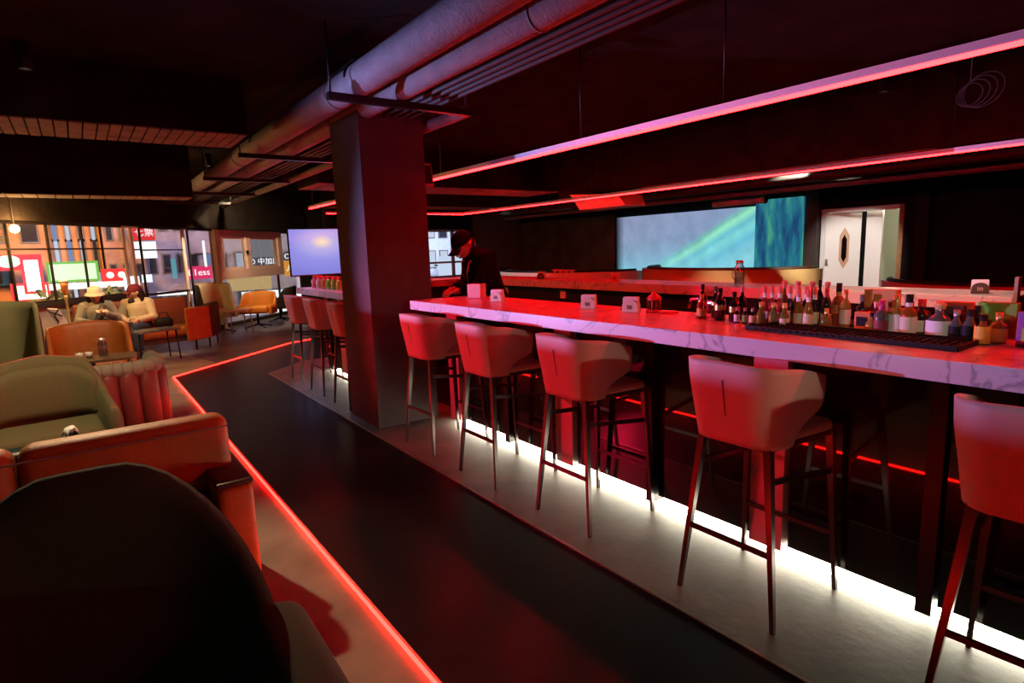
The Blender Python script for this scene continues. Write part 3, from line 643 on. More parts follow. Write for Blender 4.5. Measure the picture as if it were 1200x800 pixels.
for k in range(3):
    bottle('%s of three red liquor bottles with pink-red caps and white necks' % ('leftmost','middle','rightmost')[k], 2.64, 1.565-0.038*k, .175, .019, RD, PK, WH, style='slim', neckband=WH, lab_z=(.1,.3))
for k in range(4):
    bottle('%s of four dark bottles with pink-red caps, middle of the row' % ('first','second','third','fourth')[k], 2.655, 1.448-0.0385*k, .175, .019, BL, PK, CR, style='slim', neckband=WH, lab_z=(.06,.36))
for k in range(2):
    bottle('%s of two amber bottles with pink-red caps and pale labels' % ('left','right')[k], 2.60, 1.378-0.045*k, .165, .020, gl('honey bottle',(0.20,0.10,0.012)), PK, CR, style='slim', neckband=WH, lab_z=(.06,.36))
for k in range(4):
    t = thing('pourer_bottle', '%s clear bottle with a red-tipped pourer standing behind the capped bottles' % ('first','second','third','fourth')[k], 'bottle', (2.75, 1.53-0.068*k, ZT))
    MB().lathe([(0,0),(.02,0),(.02,.1),(.008,.13),(.008,.16)], n=12).build('glass_body', GR, t); MB().lathe([(.009,.155),(.009,.170),(.012,.182),(.013,.190),(0,.192)], n=12).build('pourer', PK, t)
bottle('black bottle with a tall red shoulder and black neck', 2.66, 1.285, .17, .021, BL, RC, WH, neckband=RC, lab_z=(.1,.34))
bottle('tall bottle with a black neck tip standing above the row', 2.75, 1.36, .20, .018, BL, BK, None)
bottle('amber round-shouldered bottle with gold foil neck, tall black stopper', 2.715, 1.258, .19, .026, AM, BK, GO, neckband=GO, style='whisky', lab_z=(.3,.5))
bottle('pale gold squat bottle in front of the white-wine bottle', 2.62, 1.262, .085, .024, GR, GO, None, style='squat')
bottle('slim white-wine bottle with a copper capsule and white label', 2.68, 1.212, .165, .022, WG, m_('copper capsule',(0.6,0.25,0.08),0.35,0.5), WH, neckband=m_('copper capsule',(0.6,0.25,0.08)), lab_z=(.1,.48))
bottle('small black bottle with a white label beside the white-wine bottle', 2.735, 1.20, .08, .018, BL, BK, WH, style='slim', lab_z=(.1,.4))
bottle('black bottle with a cream-yellow label and grey neck left of the orange box', 2.70, 1.152, .145, .023, BL, m_('grey neck',(0.12,0.12,0.12)), CR, style='whisky', lab_z=(.08,.46))
def carton(name, label, x, y, sx, sy, h, m, rz=0, band=None, bm_='blackmatt'):
    t = thing(name, label, 'box', (x, y, ZT), rz)
    MB().box(-sx/2, sx/2, -sy/2, sy/2, 0, h).build('carton', m, t, bevel=0.002)
    if band: MB().box(-sx/2-.0015, -sx/2, -sy*.36, sy*.36, h*band[0], h*band[1]).build('label', bm_, t)
    return t
carton('gift_box', 'tall copper-orange gift box standing behind the amber miniatures', 2.76, 1.10, .05, .125, .165, m_('copper orange card', (0.62, 0.30, 0.08), 0.5))
carton('small_box', 'small orange box with a black label in front of the tall gift box', 2.645, 1.118, .04, .062, .078, m_('orange red card', (0.75, 0.20, 0.05), 0.5), band=(.25, .75))
bottle('small round amber bottle in front of the tall gift box', 2.62, 1.075, .08, .027, WG, BK, None, style='round')
bottle('clear miniature with a dark cap and red label before the gift box', 2.685, 1.065, .10, .015, CL, BK, RC, style='slim', lab_z=(.15,.5))
bottle('clear bottle with pinkish crystal stopper before the gift box', 2.70, 1.098, .115, .014, CL, WH, None, style='slim')
bottle('clear bottle with a magenta cap and dark-red label right of the gift box', 2.60, 1.035, .135, .026, CL, m_('magenta cap',(0.6,0.03,0.18),0.4), m_('wine label',(0.25,0.03,0.04)), style='whisky', neckband=m_('magenta cap',(0.6,0.03,0.18)), lab_z=(.1,.4))
bottle('stout amber bottle with a gold cap and big white label', 2.635, .995, .155, .032, WG, GO, WH, style='whisky', neckband=GO, lab_z=(.05,.52))
bottle('amber whisky bottle with a white neck, black cap and cream label', 2.62, .945, .16, .029, AM, BK, CR, style='whisky', neckband=WH, lab_z=(.06,.46))
bottle('dark brown bottle with a red cap and wide cream label', 2.66, .915, .14, .032, gl('dark brown glass',(0.05,0.015,0.008)), RC, CR, style='whisky', lab_z=(.1,.42))
bottle('clear bottle with a purple-grey cap hidden behind the amber whisky bottle', 2.74, .985, .12, .03, CL, BK, None, style='whisky')
bottle('squat clear bottle with a round tan cork ball and printed white label', 2.633, .845, .13, .042, CL, 'cork_ball', WH, m_('tan cork ball',(0.70,0.42,0.18),0.6), style='squat', lab_z=(.08,.5))
carton('brown_box', 'small dark brown box behind the bottle with the cork ball', 2.72, .83, .04, .075, .115, m_('dark brown card', (0.06, 0.035, 0.03), 0.6))
bottle('clear miniature with a silver cap right of the cork-ball bottle', 2.615, .785, .11, .022, CL, m_('silver cap',(0.5,0.5,0.5),0.3,0.7), BK, style='slim', lab_z=(.1,.45))
bottle('clear squat bottle with dark label left of the yellow-labelled bottle', 2.60, .74, .115, .024, CL, BK, BK, style='slim', lab_z=(.05,.5))
bottle('black bottle with a black cap standing behind the clear squat bottle', 2.655, .735, .125, .02, BL, BK, None, style='slim')
bottle('small bottle with a bright yellow label at the right end of the tray', 2.545, .685, .105, .024, AM, BK, YE, style='slim', lab_z=(.05,.62))
bottle('brown bottle with a gold top right of the yellow-labelled bottle', 2.60, .655, .11, .026, AM, GO, OR, style='whisky', lab_z=(.08,.5))
carton('green_box', 'bright green box standing behind the yellow-labelled bottle', 2.76, .70, .04, .12, .13, m_('bright green card', (0.22, 0.55, 0.06), 0.5))
carton('red_box', 'orange-red box left of the bright green box', 2.77, .84, .04, .12, .125, m_('orange red box', (0.80, 0.10, 0.04), 0.5))
carton('purple_bag', 'purple printed box with a lime green patch at the right edge', 2.60, .545, .08, .1, .12, m_('violet card', (0.28, 0.14, 0.50), 0.5), band=(.15,.55), bm_=m_('lime patch', (0.5, 0.75, 0.1)))

# black bar mat
t = thing('bar_mat', 'long black rubber bar mat lying before the bottles', 'mat', (2.43, 1.09, ZT))
MB().prism([(-.10,-.40),(.12,-.40),(.12,.36),(-.02,.40),(-.06,.40)], 0, 0.008).build('base', 'blackmatt', t)
n = MB()
for k in range(26):
    for j in range(6): n.box(-.085+.034*j-.006, -.085+.034*j+.006, -.385+.029*k-.006, -.385+.029*k+.006, .008, .014)
tag(n.build('rubber_studs', 'blackmatt', t), kind='stuff')
rim = MB(); P_ = [(-.10,-.40),(.12,-.40),(.12,.36),(-.02,.40),(-.06,.40)]
for p, q in zip(P_, P_[1:]+P_[:1]): rim.bar((*p, .009), (*q, .009), .008, .018)
rim.build('rim', 'blackmatt', t)

# napkin holders: two end plates with rounded tops, paper between
def napkin_holder(label, x, y, rz, plate, paper='white', z=ZT, mark=True, s=1.0):
    t = thing('napkin_holder', label, 'holder', (x, y, z), rz, None)
    def plate_(x0, x1, mm, nm):
        pts = [(-.045*s, .0)]+[(.045*s*math.cos(PI-a), .036*s+.036*s*math.sin(a)) for a in [PI*k/12 for k in range(13)]]+[(.045*s, 0)]
        vs = [(xx, a, b) for xx in (x0, x1) for a, b in pts]; N = len(pts)
        return MB().add(vs, [list(range(N)), list(range(N, 2*N))[::-1]]+[(i, (i+1) % N, N+(i+1) % N, N+i) for i in range(N)]).build(nm, mm, t)
    plate_(-.034*s, -.030*s, plate, 'front_plate'); plate_(.030*s, .034*s, plate, 'rear_plate')
    MB().box(-.032*s, .032*s, -.044*s, .044*s, 0, .004).build('base', plate, t)
    pp = MB()
    for k in range(7): pp.box(-.027*s+.008*s*k, -.021*s+.008*s*k, -.043*s, .043*s-.002*(k % 3), .004, (.085+.004*(k % 2))*s)
    tag(pp.build('paper_napkins', paper, t), kind='stuff')
    if mark:
        mk = MB()
        for a, hh in ((-.012,.020),(-.004,.026),(.004,.020),(.012,.026)): mk.box(-.0346*s, -.0341*s, a*s-.0025*s, a*s+.0025*s, .020*s, (.020+hh)*s)
        mk.build('printed_mark', m_('mark ink', (0.08, 0.07, 0.05), 0.6) if plate is not PD else m_('pale mark ink', (0.4, 0.35, 0.3), 0.6), t)
    return t
PL, PD, PY = m_('pale plate', (0.82, 0.78, 0.62), 0.4), m_('dark wood plate', (0.06, 0.04, 0.03), 0.5), m_('ochre plate', (0.62, 0.45, 0.12), 0.4)
napkin_holder('white napkin holder on the bar in front of the bartender', 2.535, 3.66, 0.5, PL)
napkin_holder('cream napkin holder left of the square one, middle of the front bar', 2.565, 2.70, 0.55, PL)
napkin_holder('squarer white napkin holder beside the red lantern', 2.58, 2.36, 0.45, PL)
napkin_holder('dark-plated napkin holder near the right end of the rear counter', 4.70, 1.30, 0.35, PD)
napkin_holder('ochre napkin holder on the rear counter right of the cocktail glasses', 4.72, 4.55, 0.5, PY)
napkin_holder('red-lit napkin holder on the rear counter left of the cocktail glasses', 4.72, 5.82, 0.5, PD)
# red block, lantern, tap
carton('red_caddy', 'plain upright caddy by the bartender\'s hands, glowing red', 2.62, 4.08, .10, .12, .115, m_('pinkish caddy', (0.75, 0.42, 0.36), 0.5), 0.5)
t = thing('lantern', 'small glass lantern with a red domed lid beside the square napkin holder', 'lantern', (2.66, 2.26, ZT))
MB().lathe([(0,0),(.045,0),(.045,.012),(.03,.016)], n=14).build('base', 'redplastic', t)
MB().lathe([(.034,.014),(.036,.07)], n=14).build('glass', 'glass', t)
MB().lathe([(.042,.07),(.044,.078),(.03,.095),(.012,.105),(.01,.115),(0,.118)], n=14).build('lid', 'redplastic', t)
for k in range(4): MB().tube([(.038*math.cos(k*PI/2+.4), .038*math.sin(k*PI/2+.4), .012), (.038*math.cos(k*PI/2+.4), .038*math.sin(k*PI/2+.4), .072)], .003, 6).build('bar', 'redplastic', t)
t = thing('coaster', 'flat red coaster right of the lantern', 'coaster', (2.68, 2.17, ZT)); MB().lathe([(0,0),(.055,0),(.055,.008),(0,.008)], n=18).build('disc', 'redplastic', t)
t = thing('sink_tap', 'bent metal tap over the work counter, lit red', 'tap', (3.02, 2.15, 0.87))
MB().tube([(0,0,0),(0,0,.22),(0,0.01,.25),(0,.05,.265),(0,.12,.255),(0,.14,.20)], .012, 8).build('spout', m_('steel tap', (0.6, 0.55, 0.55), 0.25, 0.9), t)
MB().rbox((0, -.04, .24), (.03, .09, .03), .01).build('lever', m_('steel tap', (0.6, 0.55, 0.55), 0.25, 0.9), t)
t = thing('tap_hose', 'thin black hose arching on the far bar end beside the bartender', 'hose', (2.66, 5.62, ZT))
MB().lathe([(0,0),(.03,0),(.03,.02),(.012,.03),(0,.03)], n=12).build('foot', 'blackmatt', t)
MB().tube([(0,0,.02)]+[(.13-.13*math.cos(a), -.10+.10*math.cos(a), .16+.15*math.sin(a)) for a in [PI*k/12 for k in range(13)]]+[(.26,-.2,.05)], .007, 6).build('hose', 'blackmatt', t)
t = thing('menu_card', 'red-lit flat menu folder on the work counter behind the cream napkin holder', 'menu', (3.05, 3.35, 0.872))
MB().box(-.12, .12, -.2, .2, 0, .012).build('cover', m_('pale card', (0.75, 0.7, 0.68), 0.5), t)

# rear counter: four cocktail glasses and a glass pitcher
def cocktail(k, y):
    t = thing('cocktail_glass', '%s of four cocktail glasses in a line on the rear counter' % ('first','second','third','last')[k], 'glass', (4.66, y, ZT), 0, 'cocktail glasses')
    MB().lathe([(0,0),(.032,0),(.03,.004),(.005,.008),(.004,.075)], n=14).build('stem', m_('frosted stem', (0.85, 0.83, 0.8), 0.3), t)
    MB().lathe([(.004,.075),(.044,.118),(.046,.122),(.043,.122),(.004,.082)], n=16).build('bowl', m_('pinkish bowl', (0.80, 0.45, 0.42), 0.15), t)
for k in range(4): cocktail(k, 5.49-0.1*k)
def pitcher(label, loc, h, r, cat='pitcher'):
    t = thing('water_pitcher', label, cat, loc)
    MB().lathe([(0,.004),(r*.95,.004),(r,.012),(r*.98,h*.8),(r*.7,h*.9),(r*.72,h),(r*.68,h),(r*.66,h*.9),(r*.93,h*.79),(r*.94,.02),(0,.016)], n=20).build('glass_body', 'glass', t)
    MB().lathe([(0,.018),(r*.9,.018),(r*.9,h*.35),(0,h*.35)], n=18).build('water', 'water', t)
    MB().lathe([(r*.74,h-.002),(r*.76,h+.02),(0,h+.022)], n=18).build('lid', m_('steel lid', (0.7, 0.68, 0.65), 0.3, 0.8), t)
    MB().tube([(0, r*.95, h*.75), (0, r*1.55, h*.72), (0, r*1.6, h*.35), (0, r*.97, h*.25)], .006, 8).build('handle', 'glass', t)
    return t
pitcher('tall glass water pitcher standing on the rear counter before the mural', (4.68, 3.02, ZT), .20, .042)

# six squeeze bottles on the far bar
for k, (c, n) in enumerate([((0.8,0.12,0.22),'pink'), ((0.78,0.35,0.32),'pale rose'), ((0.85,0.22,0.05),'orange'), ((0.35,0.6,0.05),'lime green'), ((0.3,0.55,0.06),'leaf green'), ((0.85,0.5,0.06),'yellow')]):
    t = thing('syrup_bottle', '%s syrup bottle with a red lid on the far bar counter' % n, 'bottle', (2.32, 7.20-0.17*k, ZT), 0, 'syrup bottles')
    MB().lathe([(0,0),(.05,0),(.055,.01),(.055,.09),(.035,.115),(.03,.12)], n=14).build('glass_body', gl('syrup '+n, c, .2), t)
    MB().lathe([(.036,.115),(.036,.14),(.03,.148),(0,.15)], n=14).build('lid', 'redplastic', t)
# ================================================================== LOUNGE SEATING
def smooth(a, b, x):
    x = max(0, min(1, (x-a)/(b-a))); return x*x*(3-2*x)
def star_base(t, h, r=0.30, n=4):
    MB().tube([(0.3,0,0.05),(0.3,0,h)], .025, 12).build('column', 'blackmetal', t)
    for k in range(n):
        a = 2*PI*k/n+PI/4
        MB().tube([(.3+.02*math.cos(a), .02*math.sin(a), .07),(.3+r*math.cos(a), r*math.sin(a), .012)], [.018,.011], 8).build('foot', 'blackmetal', t)
def armchair(name, label, loc, rz, w, d, hb, ha, min_, mout, wing=0.42, wing2=0.62, cushion=True, zb=0.30, lean=0.12, pad=.62, puff=.035, flare=.06):
    t = thing(name, label, 'armchair', loc, rz)
    hf = lambda u: hb-(hb-ha)*smooth(wing, wing2, u)-(0.03*smooth(0, wing, u) if cushion or wing > .3 else 0)
    r = min(.2, w*.6)
    b = shell(MB(), w, d, r, .07, zb, hf, ns=48, nt=10, lean=lean, flare=flare, x0=0, mo=1, mi=0, mr=0)
    b.build('shell', [min_, mout], t)
    MB().rbox((d*.55, 0, zb+.085), (d*.86, 2*w-.10, .16), .05, 4).build('seat', min_, t)
    if cushion:
        L = u_len(w, r, d); lm = pad*(w-r+PI*r/2); ns, nt = 24, 12; z0, z1 = zb+.16, hb-.075; o_, i_ = [], []
        for i in range(ns+1):
            l = -lm+2*lm*i/ns; (px, py), (nx, ny) = u_path(l, w, r); ro, ri = [], []
            for j in range(nt+1):
                tt = j/nt; q = i/ns*2-1; z = z0+(z1-.10*abs(q)**3-z0)*tt
                e = max(0, (1-abs(q)**6)*(1-abs(2*tt-1)**6))**.5; k = max(0, -nx); fl = 1+.06*(z-zb)
                for lst, off in ((ro, -.02), (ri, -.03-puff*e)): lst.append((px-lean*(z-zb)*k+nx*off, py*fl+ny*off, z))
            o_.append(ro); i_.append(ri)
        MB().sheet(o_, i_).build('back_cushion', min_, t)
    star_base(t, zb+.01)
    return t
armchair('armchair', 'olive green armchair with a padded back, behind the dark teal table', (-0.27, 4.90, 0), -PI/2+0.06, .325, .55, .875, .60, 'olive', 'oliveout', wing=.25, wing2=.54, pad=.75)
armchair('armchair', 'large charcoal armchair filling the lower left corner', (-0.045, 1.56, 0), -PI/2-0.02, .31, .68, 1.01, .52, 'charcoal', 'charcoal', wing=.06, wing2=.62, flare=.10, zb=.33, lean=.05, cushion=False)
for sy in (-1, 1): MB().rbox((.40, sy*.335, .50), (.58, .14, .30), .06, 5).build('arm_light_shade_pad', m_('lit tone arm wool', (.034,.036,.022), .9, bump=.3, bscale=260), bpy.data.objects['armchair.001'])  # lighter wool paints the faint light on the arms
armchair('wing_chair', 'tall olive wing chair at the left edge beside the low table', (-0.80, 7.75, 0), -PI/2+0.12, .37, .52, 1.12, .56, 'olive', 'brown', wing=.80, wing2=1.0, cushion=False, zb=.30, lean=.1)
armchair('armchair', 'burnt orange tub chair with sloping arms behind the low table', (0.02, 8.45, 0), -PI/2+0.02, .36, .66, .80, .44, 'orange', 'brown', wing=.40, wing2=1.05, cushion=False, zb=.24, lean=.12)
# channel-tufted maroon tub chair with its back to the camera
t = thing('tufted_chair', 'maroon channel-tufted chair with grey ribbed top, back turned, behind the olive armchair', 'armchair', (0.10, 5.82, 0), PI/2)
shell(MB(), .34, .55, .16, .05, .06, lambda u: .56, ns=30, nt=6, x0=.05, mo=0, mi=0).build('shell', 'maroon', t)
n_ = 12; Lt = u_len(.36, .17, .56)
for k in range(n_+1):
    (px, py), _ = u_path(-Lt+2*Lt*k/n_, .36, .17)
    MB().tube([(px+.02, py, .05), (px+.02, py, .52), (px+.02, py, .56)], [.078, .078, .05], 12).build('channel', 'maroon', t)
g = MB(); P_ = [u_path(-Lt+2*Lt*k/40, .36, .17)[0] for k in range(41)]
g.tube([(x+.02, y, .575) for x, y in P_], .065, 12); g.build('top_roll', 'grey', t)
for k in range(24):
    (px, py), (nx, ny) = u_path(-Lt+2*Lt*(k+.5)/24, .36, .17)
    MB().tube([(px+.02+.069*(nx*math.cos(a)), py+.069*ny*math.cos(a), .575+.069*math.sin(a)) for a in [-.3+3.7*j/8 for j in range(9)]], .007, 6).build('rib', 'grey', t)
MB().rbox((.34, 0, .36), (.48, .60, .16), .05).build('seat', 'maroon', t)

# near sofa: faces the camera, seen over the charcoal armchair
t = thing('sofa', 'burnt orange sofa with a red-lit arm end across the lower left', 'sofa', (-0.65, 2.9, 0))
for x0, x1 in ((-1.15, -.31), (-.30, .36), (.37, 1.13)):
    b = MB().rbox(((x0+x1)/2, .08, .585), (x1-x0, .17, .35), .055, 5, rx=-.06).build('back_cushion', 'orange', t)
MB().rbox((0, .19, .40), (2.3, .07, .62), .03).build('outer_back', 'brown', t)
MB().rbox((0, -.16, .36), (2.02, .44, .17), .05, 4).build('seat', 'orange', t)
MB().box(-1.12, 1.0, -.36, .2, .12, .28).build('base', 'brown', t)
for sx in (-1, 1):
    a = MB().rbox((sx*1.085, -.045, .29), (.14, .46, .44), .03, 4).build('arm', 'orange', t)
    MB().rbox((sx*1.085, -.035, .517), (.15, .45, .025), .011, 3).build('arm_light_shade_pad', 'brown', a)  # brown top paints the spotlight's shadow on the arm
    for y in (-.22, .15): MB().tube([(sx*1.05, y, .1), (sx*1.05, y, 0)], [.022, .014], 8).build('leg', 'blackmetal', t)
MB().tube([(-1.14,-.012,.715),(-.31,-.012,.715),(1.12,-.012,.715)], .004, 6).build('piping', 'seam', t)

# far sofa of the two women
t = thing('sofa', 'orange and dark brown sofa by the windows with two women on it', 'sofa', (0.66, 10.92, 0), 0.22)
MB().rbox((.06, .02, .33), (1.52, .62, .15), .05, 4).build('seat', 'orange', t)
MB().rbox((.08, .36, .56), (1.62, .13, .58), .05, 4, rx=-.12).build('back_cushion', m_('red brown leather', (0.20, 0.05, 0.02), 0.5), t)
MB().box(-.7, .8, -.26, .34, .17, .27).build('base', 'brown', t)
a = MB(); a.prism([(.56,-.46),(1.02,-.24),(.95,-.12),(.60,-.28)], .17, .70); a.build('arm', 'orange', t, bevel=.02)
a = MB(); a.prism([(1.03,-.24),(1.36,.22),(1.27,.28),(.96,-.14)], .17, .73); a.build('arm_shell', 'brown', t, bevel=.02)
a = MB(); a.prism([(-.86,-.22),(-.74,-.26),(-.72,.22),(-.84,.22)], .17, .60); a.build('arm', 'brown', t, bevel=.02)
for x, y in ((.72,-.33),(.98,-.2),(1.28,.22),(-.68,-.2),(-.68,.26)): MB().tube([(x,y,.18),(x,y,0)], [.018,.012], 8).build('leg', 'blackmetal', t)
t = thing('handbag', 'black soft handbag on the far sofa beside the woman in the cap', 'bag', (1.02, 10.80, .41), .3)
MB().rbox((0,0,.08), (.26,.16,.17), .07, 4).build('body', 'blackmatt', t)
MB().tube([(-.08,0,.15),(-.05,0,.24),(.05,0,.24),(.08,0,.15)], .008, 6).build('strap', 'blackmatt', t)

# tables
def slab_table(label, loc, rz, sx, sy, h, r, m, leg='post', th=.028, name='low_table'):
    t = thing(name, label, 'table', loc, rz)
    pts = []
    for cx, cy, a0 in ((sx/2-r, sy/2-r, 0), (-sx/2+r, sy/2-r, PI/2), (-sx/2+r, -sy/2+r, PI), (sx/2-r, -sy/2+r, 1.5*PI)):
        pts += [(cx+r*math.cos(a0+PI/2*k/6), cy+r*math.sin(a0+PI/2*k/6)) for k in range(7)]
    MB().prism(pts, h-th, h).build('table_top', m, t, bevel=.004)
    if leg == 'post':
        MB().tube([(0,0,.02),(0,0,h-th)], .03, 12).build('post', 'blackmetal', t)
        MB().lathe([(0,0),(.22,0),(.22,.012),(.05,.022),(0,.022)], n=24).build('foot_plate', 'blackmetal', t)
    else:
        for x in (-1, 1):
            for y in (-1, 1): MB().tube([(x*(sx/2-.06), y*(sy/2-.06), h-th), (x*(sx/2-.04), y*(sy/2-.04), 0)], [.013, .010], 8).build('leg', leg, t)
    return t
slab_table('low walnut table with rounded corners holding the pitcher and tumblers', (0.01, 7.41, 0), -.02, .80, .44, .50, .09, 'walnut')
slab_table('dark teal table between the near sofa and the olive armchair', (-0.42, 3.78, 0), .04, 1.06, .56, .50, .02, 'teal')
slab_table('small dark table with thin black legs before the women', (0.80, 10.12, 0), .3, .62, .42, .47, .04, m_('grey glass top', (0.12,0.13,0.13), .2), 'blackmetal')
slab_table('small round-edged pale side table by the orange swivel chair', (2.46, 12.62, 0), .2, .5, .42, .46, .12, m_('pale table top', (0.5,0.4,0.35), .4), m_('copper leg', (0.45,0.2,0.1), .4, .6))
pitcher('glass water pitcher on the low walnut table', (0.12, 7.46, .50), .17, .042)
for k, x in enumerate((-.085, -.005)):
    t = thing('tumbler', '%s short glass tumbler beside the pitcher on the low walnut table' % ('left','right')[k], 'glass', (x, 7.44, .50), 0, 'tumblers')
    MB().lathe([(0,.003),(.03,.003),(.035,.06),(.032,.06),(.027,.012),(0,.012)], n=16).build('glass_body', m_('frosted tumbler', (0.6,0.58,0.52), .2), t)
tag(MB().rbox((0,0,.014), (.16,.10,.028), .006, 2).build('napkin_pack', 'white', None, (-.225, 7.42, .50), .05), 'flat white napkin pack on the low walnut table', 'napkins')
t = thing('tissue_holder', 'crumpled white tissue in a small dark holder on the teal table', 'tissues', (-.13, 3.97, .50), .3)
MB().lathe([(0,0),(.03,0),(.03,.05),(.025,.05),(.024,.01),(0,.01)], n=14).build('holder', 'blackmatt', t)
b = MB(); gp = [[((i-2)*.016+.008*math.sin(j*1.7+i), (j-1.5)*.02+.01*math.sin(i*2.1), .045+.02*(i % 2)+.012*((i+j) % 3)+.02*(i == 2)) for j in range(4)] for i in range(5)]
b.sheet(gp, [[(p[0], p[1], p[2]-.012) for p in row] for row in gp]); b.build('tissue', 'white', t)
t = thing('water_glass', 'tall glass of water on the small table before the women', 'glass', (.52, 10.15, .47)); MB().lathe([(0,.003),(.035,.003),(.042,.13),(.039,.13),(.032,.015),(0,.015)], n=16).build('glass_body', 'glass', t); MB().lathe([(0,.016),(.031,.016),(.036,.09),(0,.09)], n=14).build('water', 'water', t)

# chairs near the windows
t = armchair('wing_chair', 'pale cream wing chair near the windows, beyond the far sofa', (2.10, 13.25, 0), -PI/2+.25, .28, .45, 1.0, .58, 'cream', m_('dark shell', (0.05,0.04,0.03), .6), wing=.72, wing2=1.0, cushion=False, zb=.30)
t = armchair('swivel_chair', 'orange swivel tub chair on a black star base near the windows', (3.12, 13.45, 0), -PI/2-.55, .34, .56, .76, .50, m_('saffron leather', (0.50,0.17,0.02), .5), 'orange', wing=.36, wing2=.7, cushion=False, zb=.30)
t = armchair('armchair', 'black tub chair silhouetted against the windows beside the television', (3.92, 13.95, 0), PI-.5, .27, .5, .80, .55, 'blackmatt', 'blackmatt', wing=.4, wing2=.7, cushion=False, zb=.30)
# hookah with gilded bowl, and a white folding stand beside it
t = thing('hookah', 'slim golden hookah standing behind the woman in the bucket hat', 'hookah', (-.172, 10.50, .0))
MB().lathe([(0,0),(.09,0),(.10,.06),(.06,.2),(.025,.28),(.02,.34)], n=14).build('vase', gl('smoky glass', (0.12,0.1,0.06)), t)
MB().lathe([(.02,.32),(.018,.5),(.03,.53),(.016,.56),(.016,.95),(.03,1.0),(.018,1.03),(.0,1.03)], n=12).build('stem', 'gold', t)
MB().lathe([(.018,1.02),(.035,1.06),(.045,1.15),(.05,1.2),(.03,1.2),(0,1.15)], n=14).build('bowl', m_('terracotta bowl', (0.55,0.22,0.06), .5), t)
MB().lathe([(0,1.205),(.05,1.205),(.048,1.24),(0,1.25)], n=12).build('cap', 'white', t)
t = thing('white_bag', 'white bag with black straps left of the woman in the bucket hat', 'bag', (-.295, 10.20, .40), .2)
b = MB(); b.add([(-.10,-.04,.48),(.03,-.04,.46),(.19,-.04,.02),(.10,-.04,0),(-.10,.05,.48),(.03,.05,.46),(.19,.05,.02),(.10,.05,0)], [(0,1,2,3),(7,6,5,4),(0,4,5,1),(1,5,6,2),(2,6,7,3),(3,7,4,0)]); b.build('body', 'white', t, bevel=.015)
MB().tube([(-.10,-.05,.44),(-.02,-.07,.40),(.05,-.05,.36)], .009, 6).build('strap', 'blackmatt', t); MB().tube([(.02,-.05,.46),(-.04,-.07,.38),(.0,-.05,.28)], .009, 6).build('strap', 'blackmatt', t)
tag(MB().box(-.32,.18,-.13,.13,0,.40).build('low_bench', 'brown', None, (-.30, 10.20, 0), .2), 'dark bench end under the white bag', 'bench')
# warm globe lamp by the glass front
gx, gy = -0.605, 10.36
t = thing('globe_lamp', 'glowing warm globe lamp hanging by the leftmost window', 'lamp', (gx, gy, 1.95))
MB().ball((0,0,0), .055, 14).build('globe', e_('warm globe', (1.0, 0.62, 0.22), 30), t)
MB().tube([(0,0,.05),(0,0,1.0)], .005, 6).build('cord', 'blackmatt', t)
pl = bpy.data.lights.new('globe_lamp_light', 'POINT'); pl.energy = 90; pl.color = (1, .5, .16); pl.shadow_soft_size = .06
po = bpy.data.objects.new('globe_lamp_light', pl); COL.objects.link(po); po.location = (gx+.08, gy-.08, 1.93)

# television
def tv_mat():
    m = bpy.data.materials.new('television glow with painted reflection'); m.use_nodes = True; nt = m.node_tree; L = nt.links.new; N = nt.nodes.new
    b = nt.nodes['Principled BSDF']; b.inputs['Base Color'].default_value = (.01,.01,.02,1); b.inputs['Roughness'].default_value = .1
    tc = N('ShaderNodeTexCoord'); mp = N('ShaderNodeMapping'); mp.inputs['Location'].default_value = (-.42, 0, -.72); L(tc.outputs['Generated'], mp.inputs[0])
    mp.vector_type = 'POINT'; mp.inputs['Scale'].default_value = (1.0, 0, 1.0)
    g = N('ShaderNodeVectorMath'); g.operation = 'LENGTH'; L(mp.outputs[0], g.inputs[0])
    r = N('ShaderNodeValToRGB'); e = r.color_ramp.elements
    e[0].position = 0; e[0].color = (1, .80, .55, 1); e[1].position = .9; e[1].color = (.17, .18, .62, 1)  # warm centre paints a lamp's reflection into the lavender glow
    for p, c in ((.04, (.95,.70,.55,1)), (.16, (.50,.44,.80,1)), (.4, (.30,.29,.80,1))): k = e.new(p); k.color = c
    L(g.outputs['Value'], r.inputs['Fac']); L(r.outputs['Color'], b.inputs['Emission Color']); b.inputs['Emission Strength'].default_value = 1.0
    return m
t = thing('television', 'large flat television glowing lavender between windows and pillar', 'television', (3.55, 10.2, 1.52), -0.02)
MB().rbox((0,.03,0), (1.34,.05,.80), .012, 2).build('casing', 'blackmatt', t)
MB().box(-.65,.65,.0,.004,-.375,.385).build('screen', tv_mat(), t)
MB().box(-.65,.65,-.002,.004,-.392,-.377).build('lower_bezel', m_('red-brown bezel', (0.25,0.08,0.06), .3), t)
MB().tube([(0,.08,.2),(0,.08,1.43)], .025, 10).build('ceiling_pole', 'blackmetal', t)
MB().box(-.15,.15,.055,.09,-.1,.25).build('bracket', 'blackmetal', t)

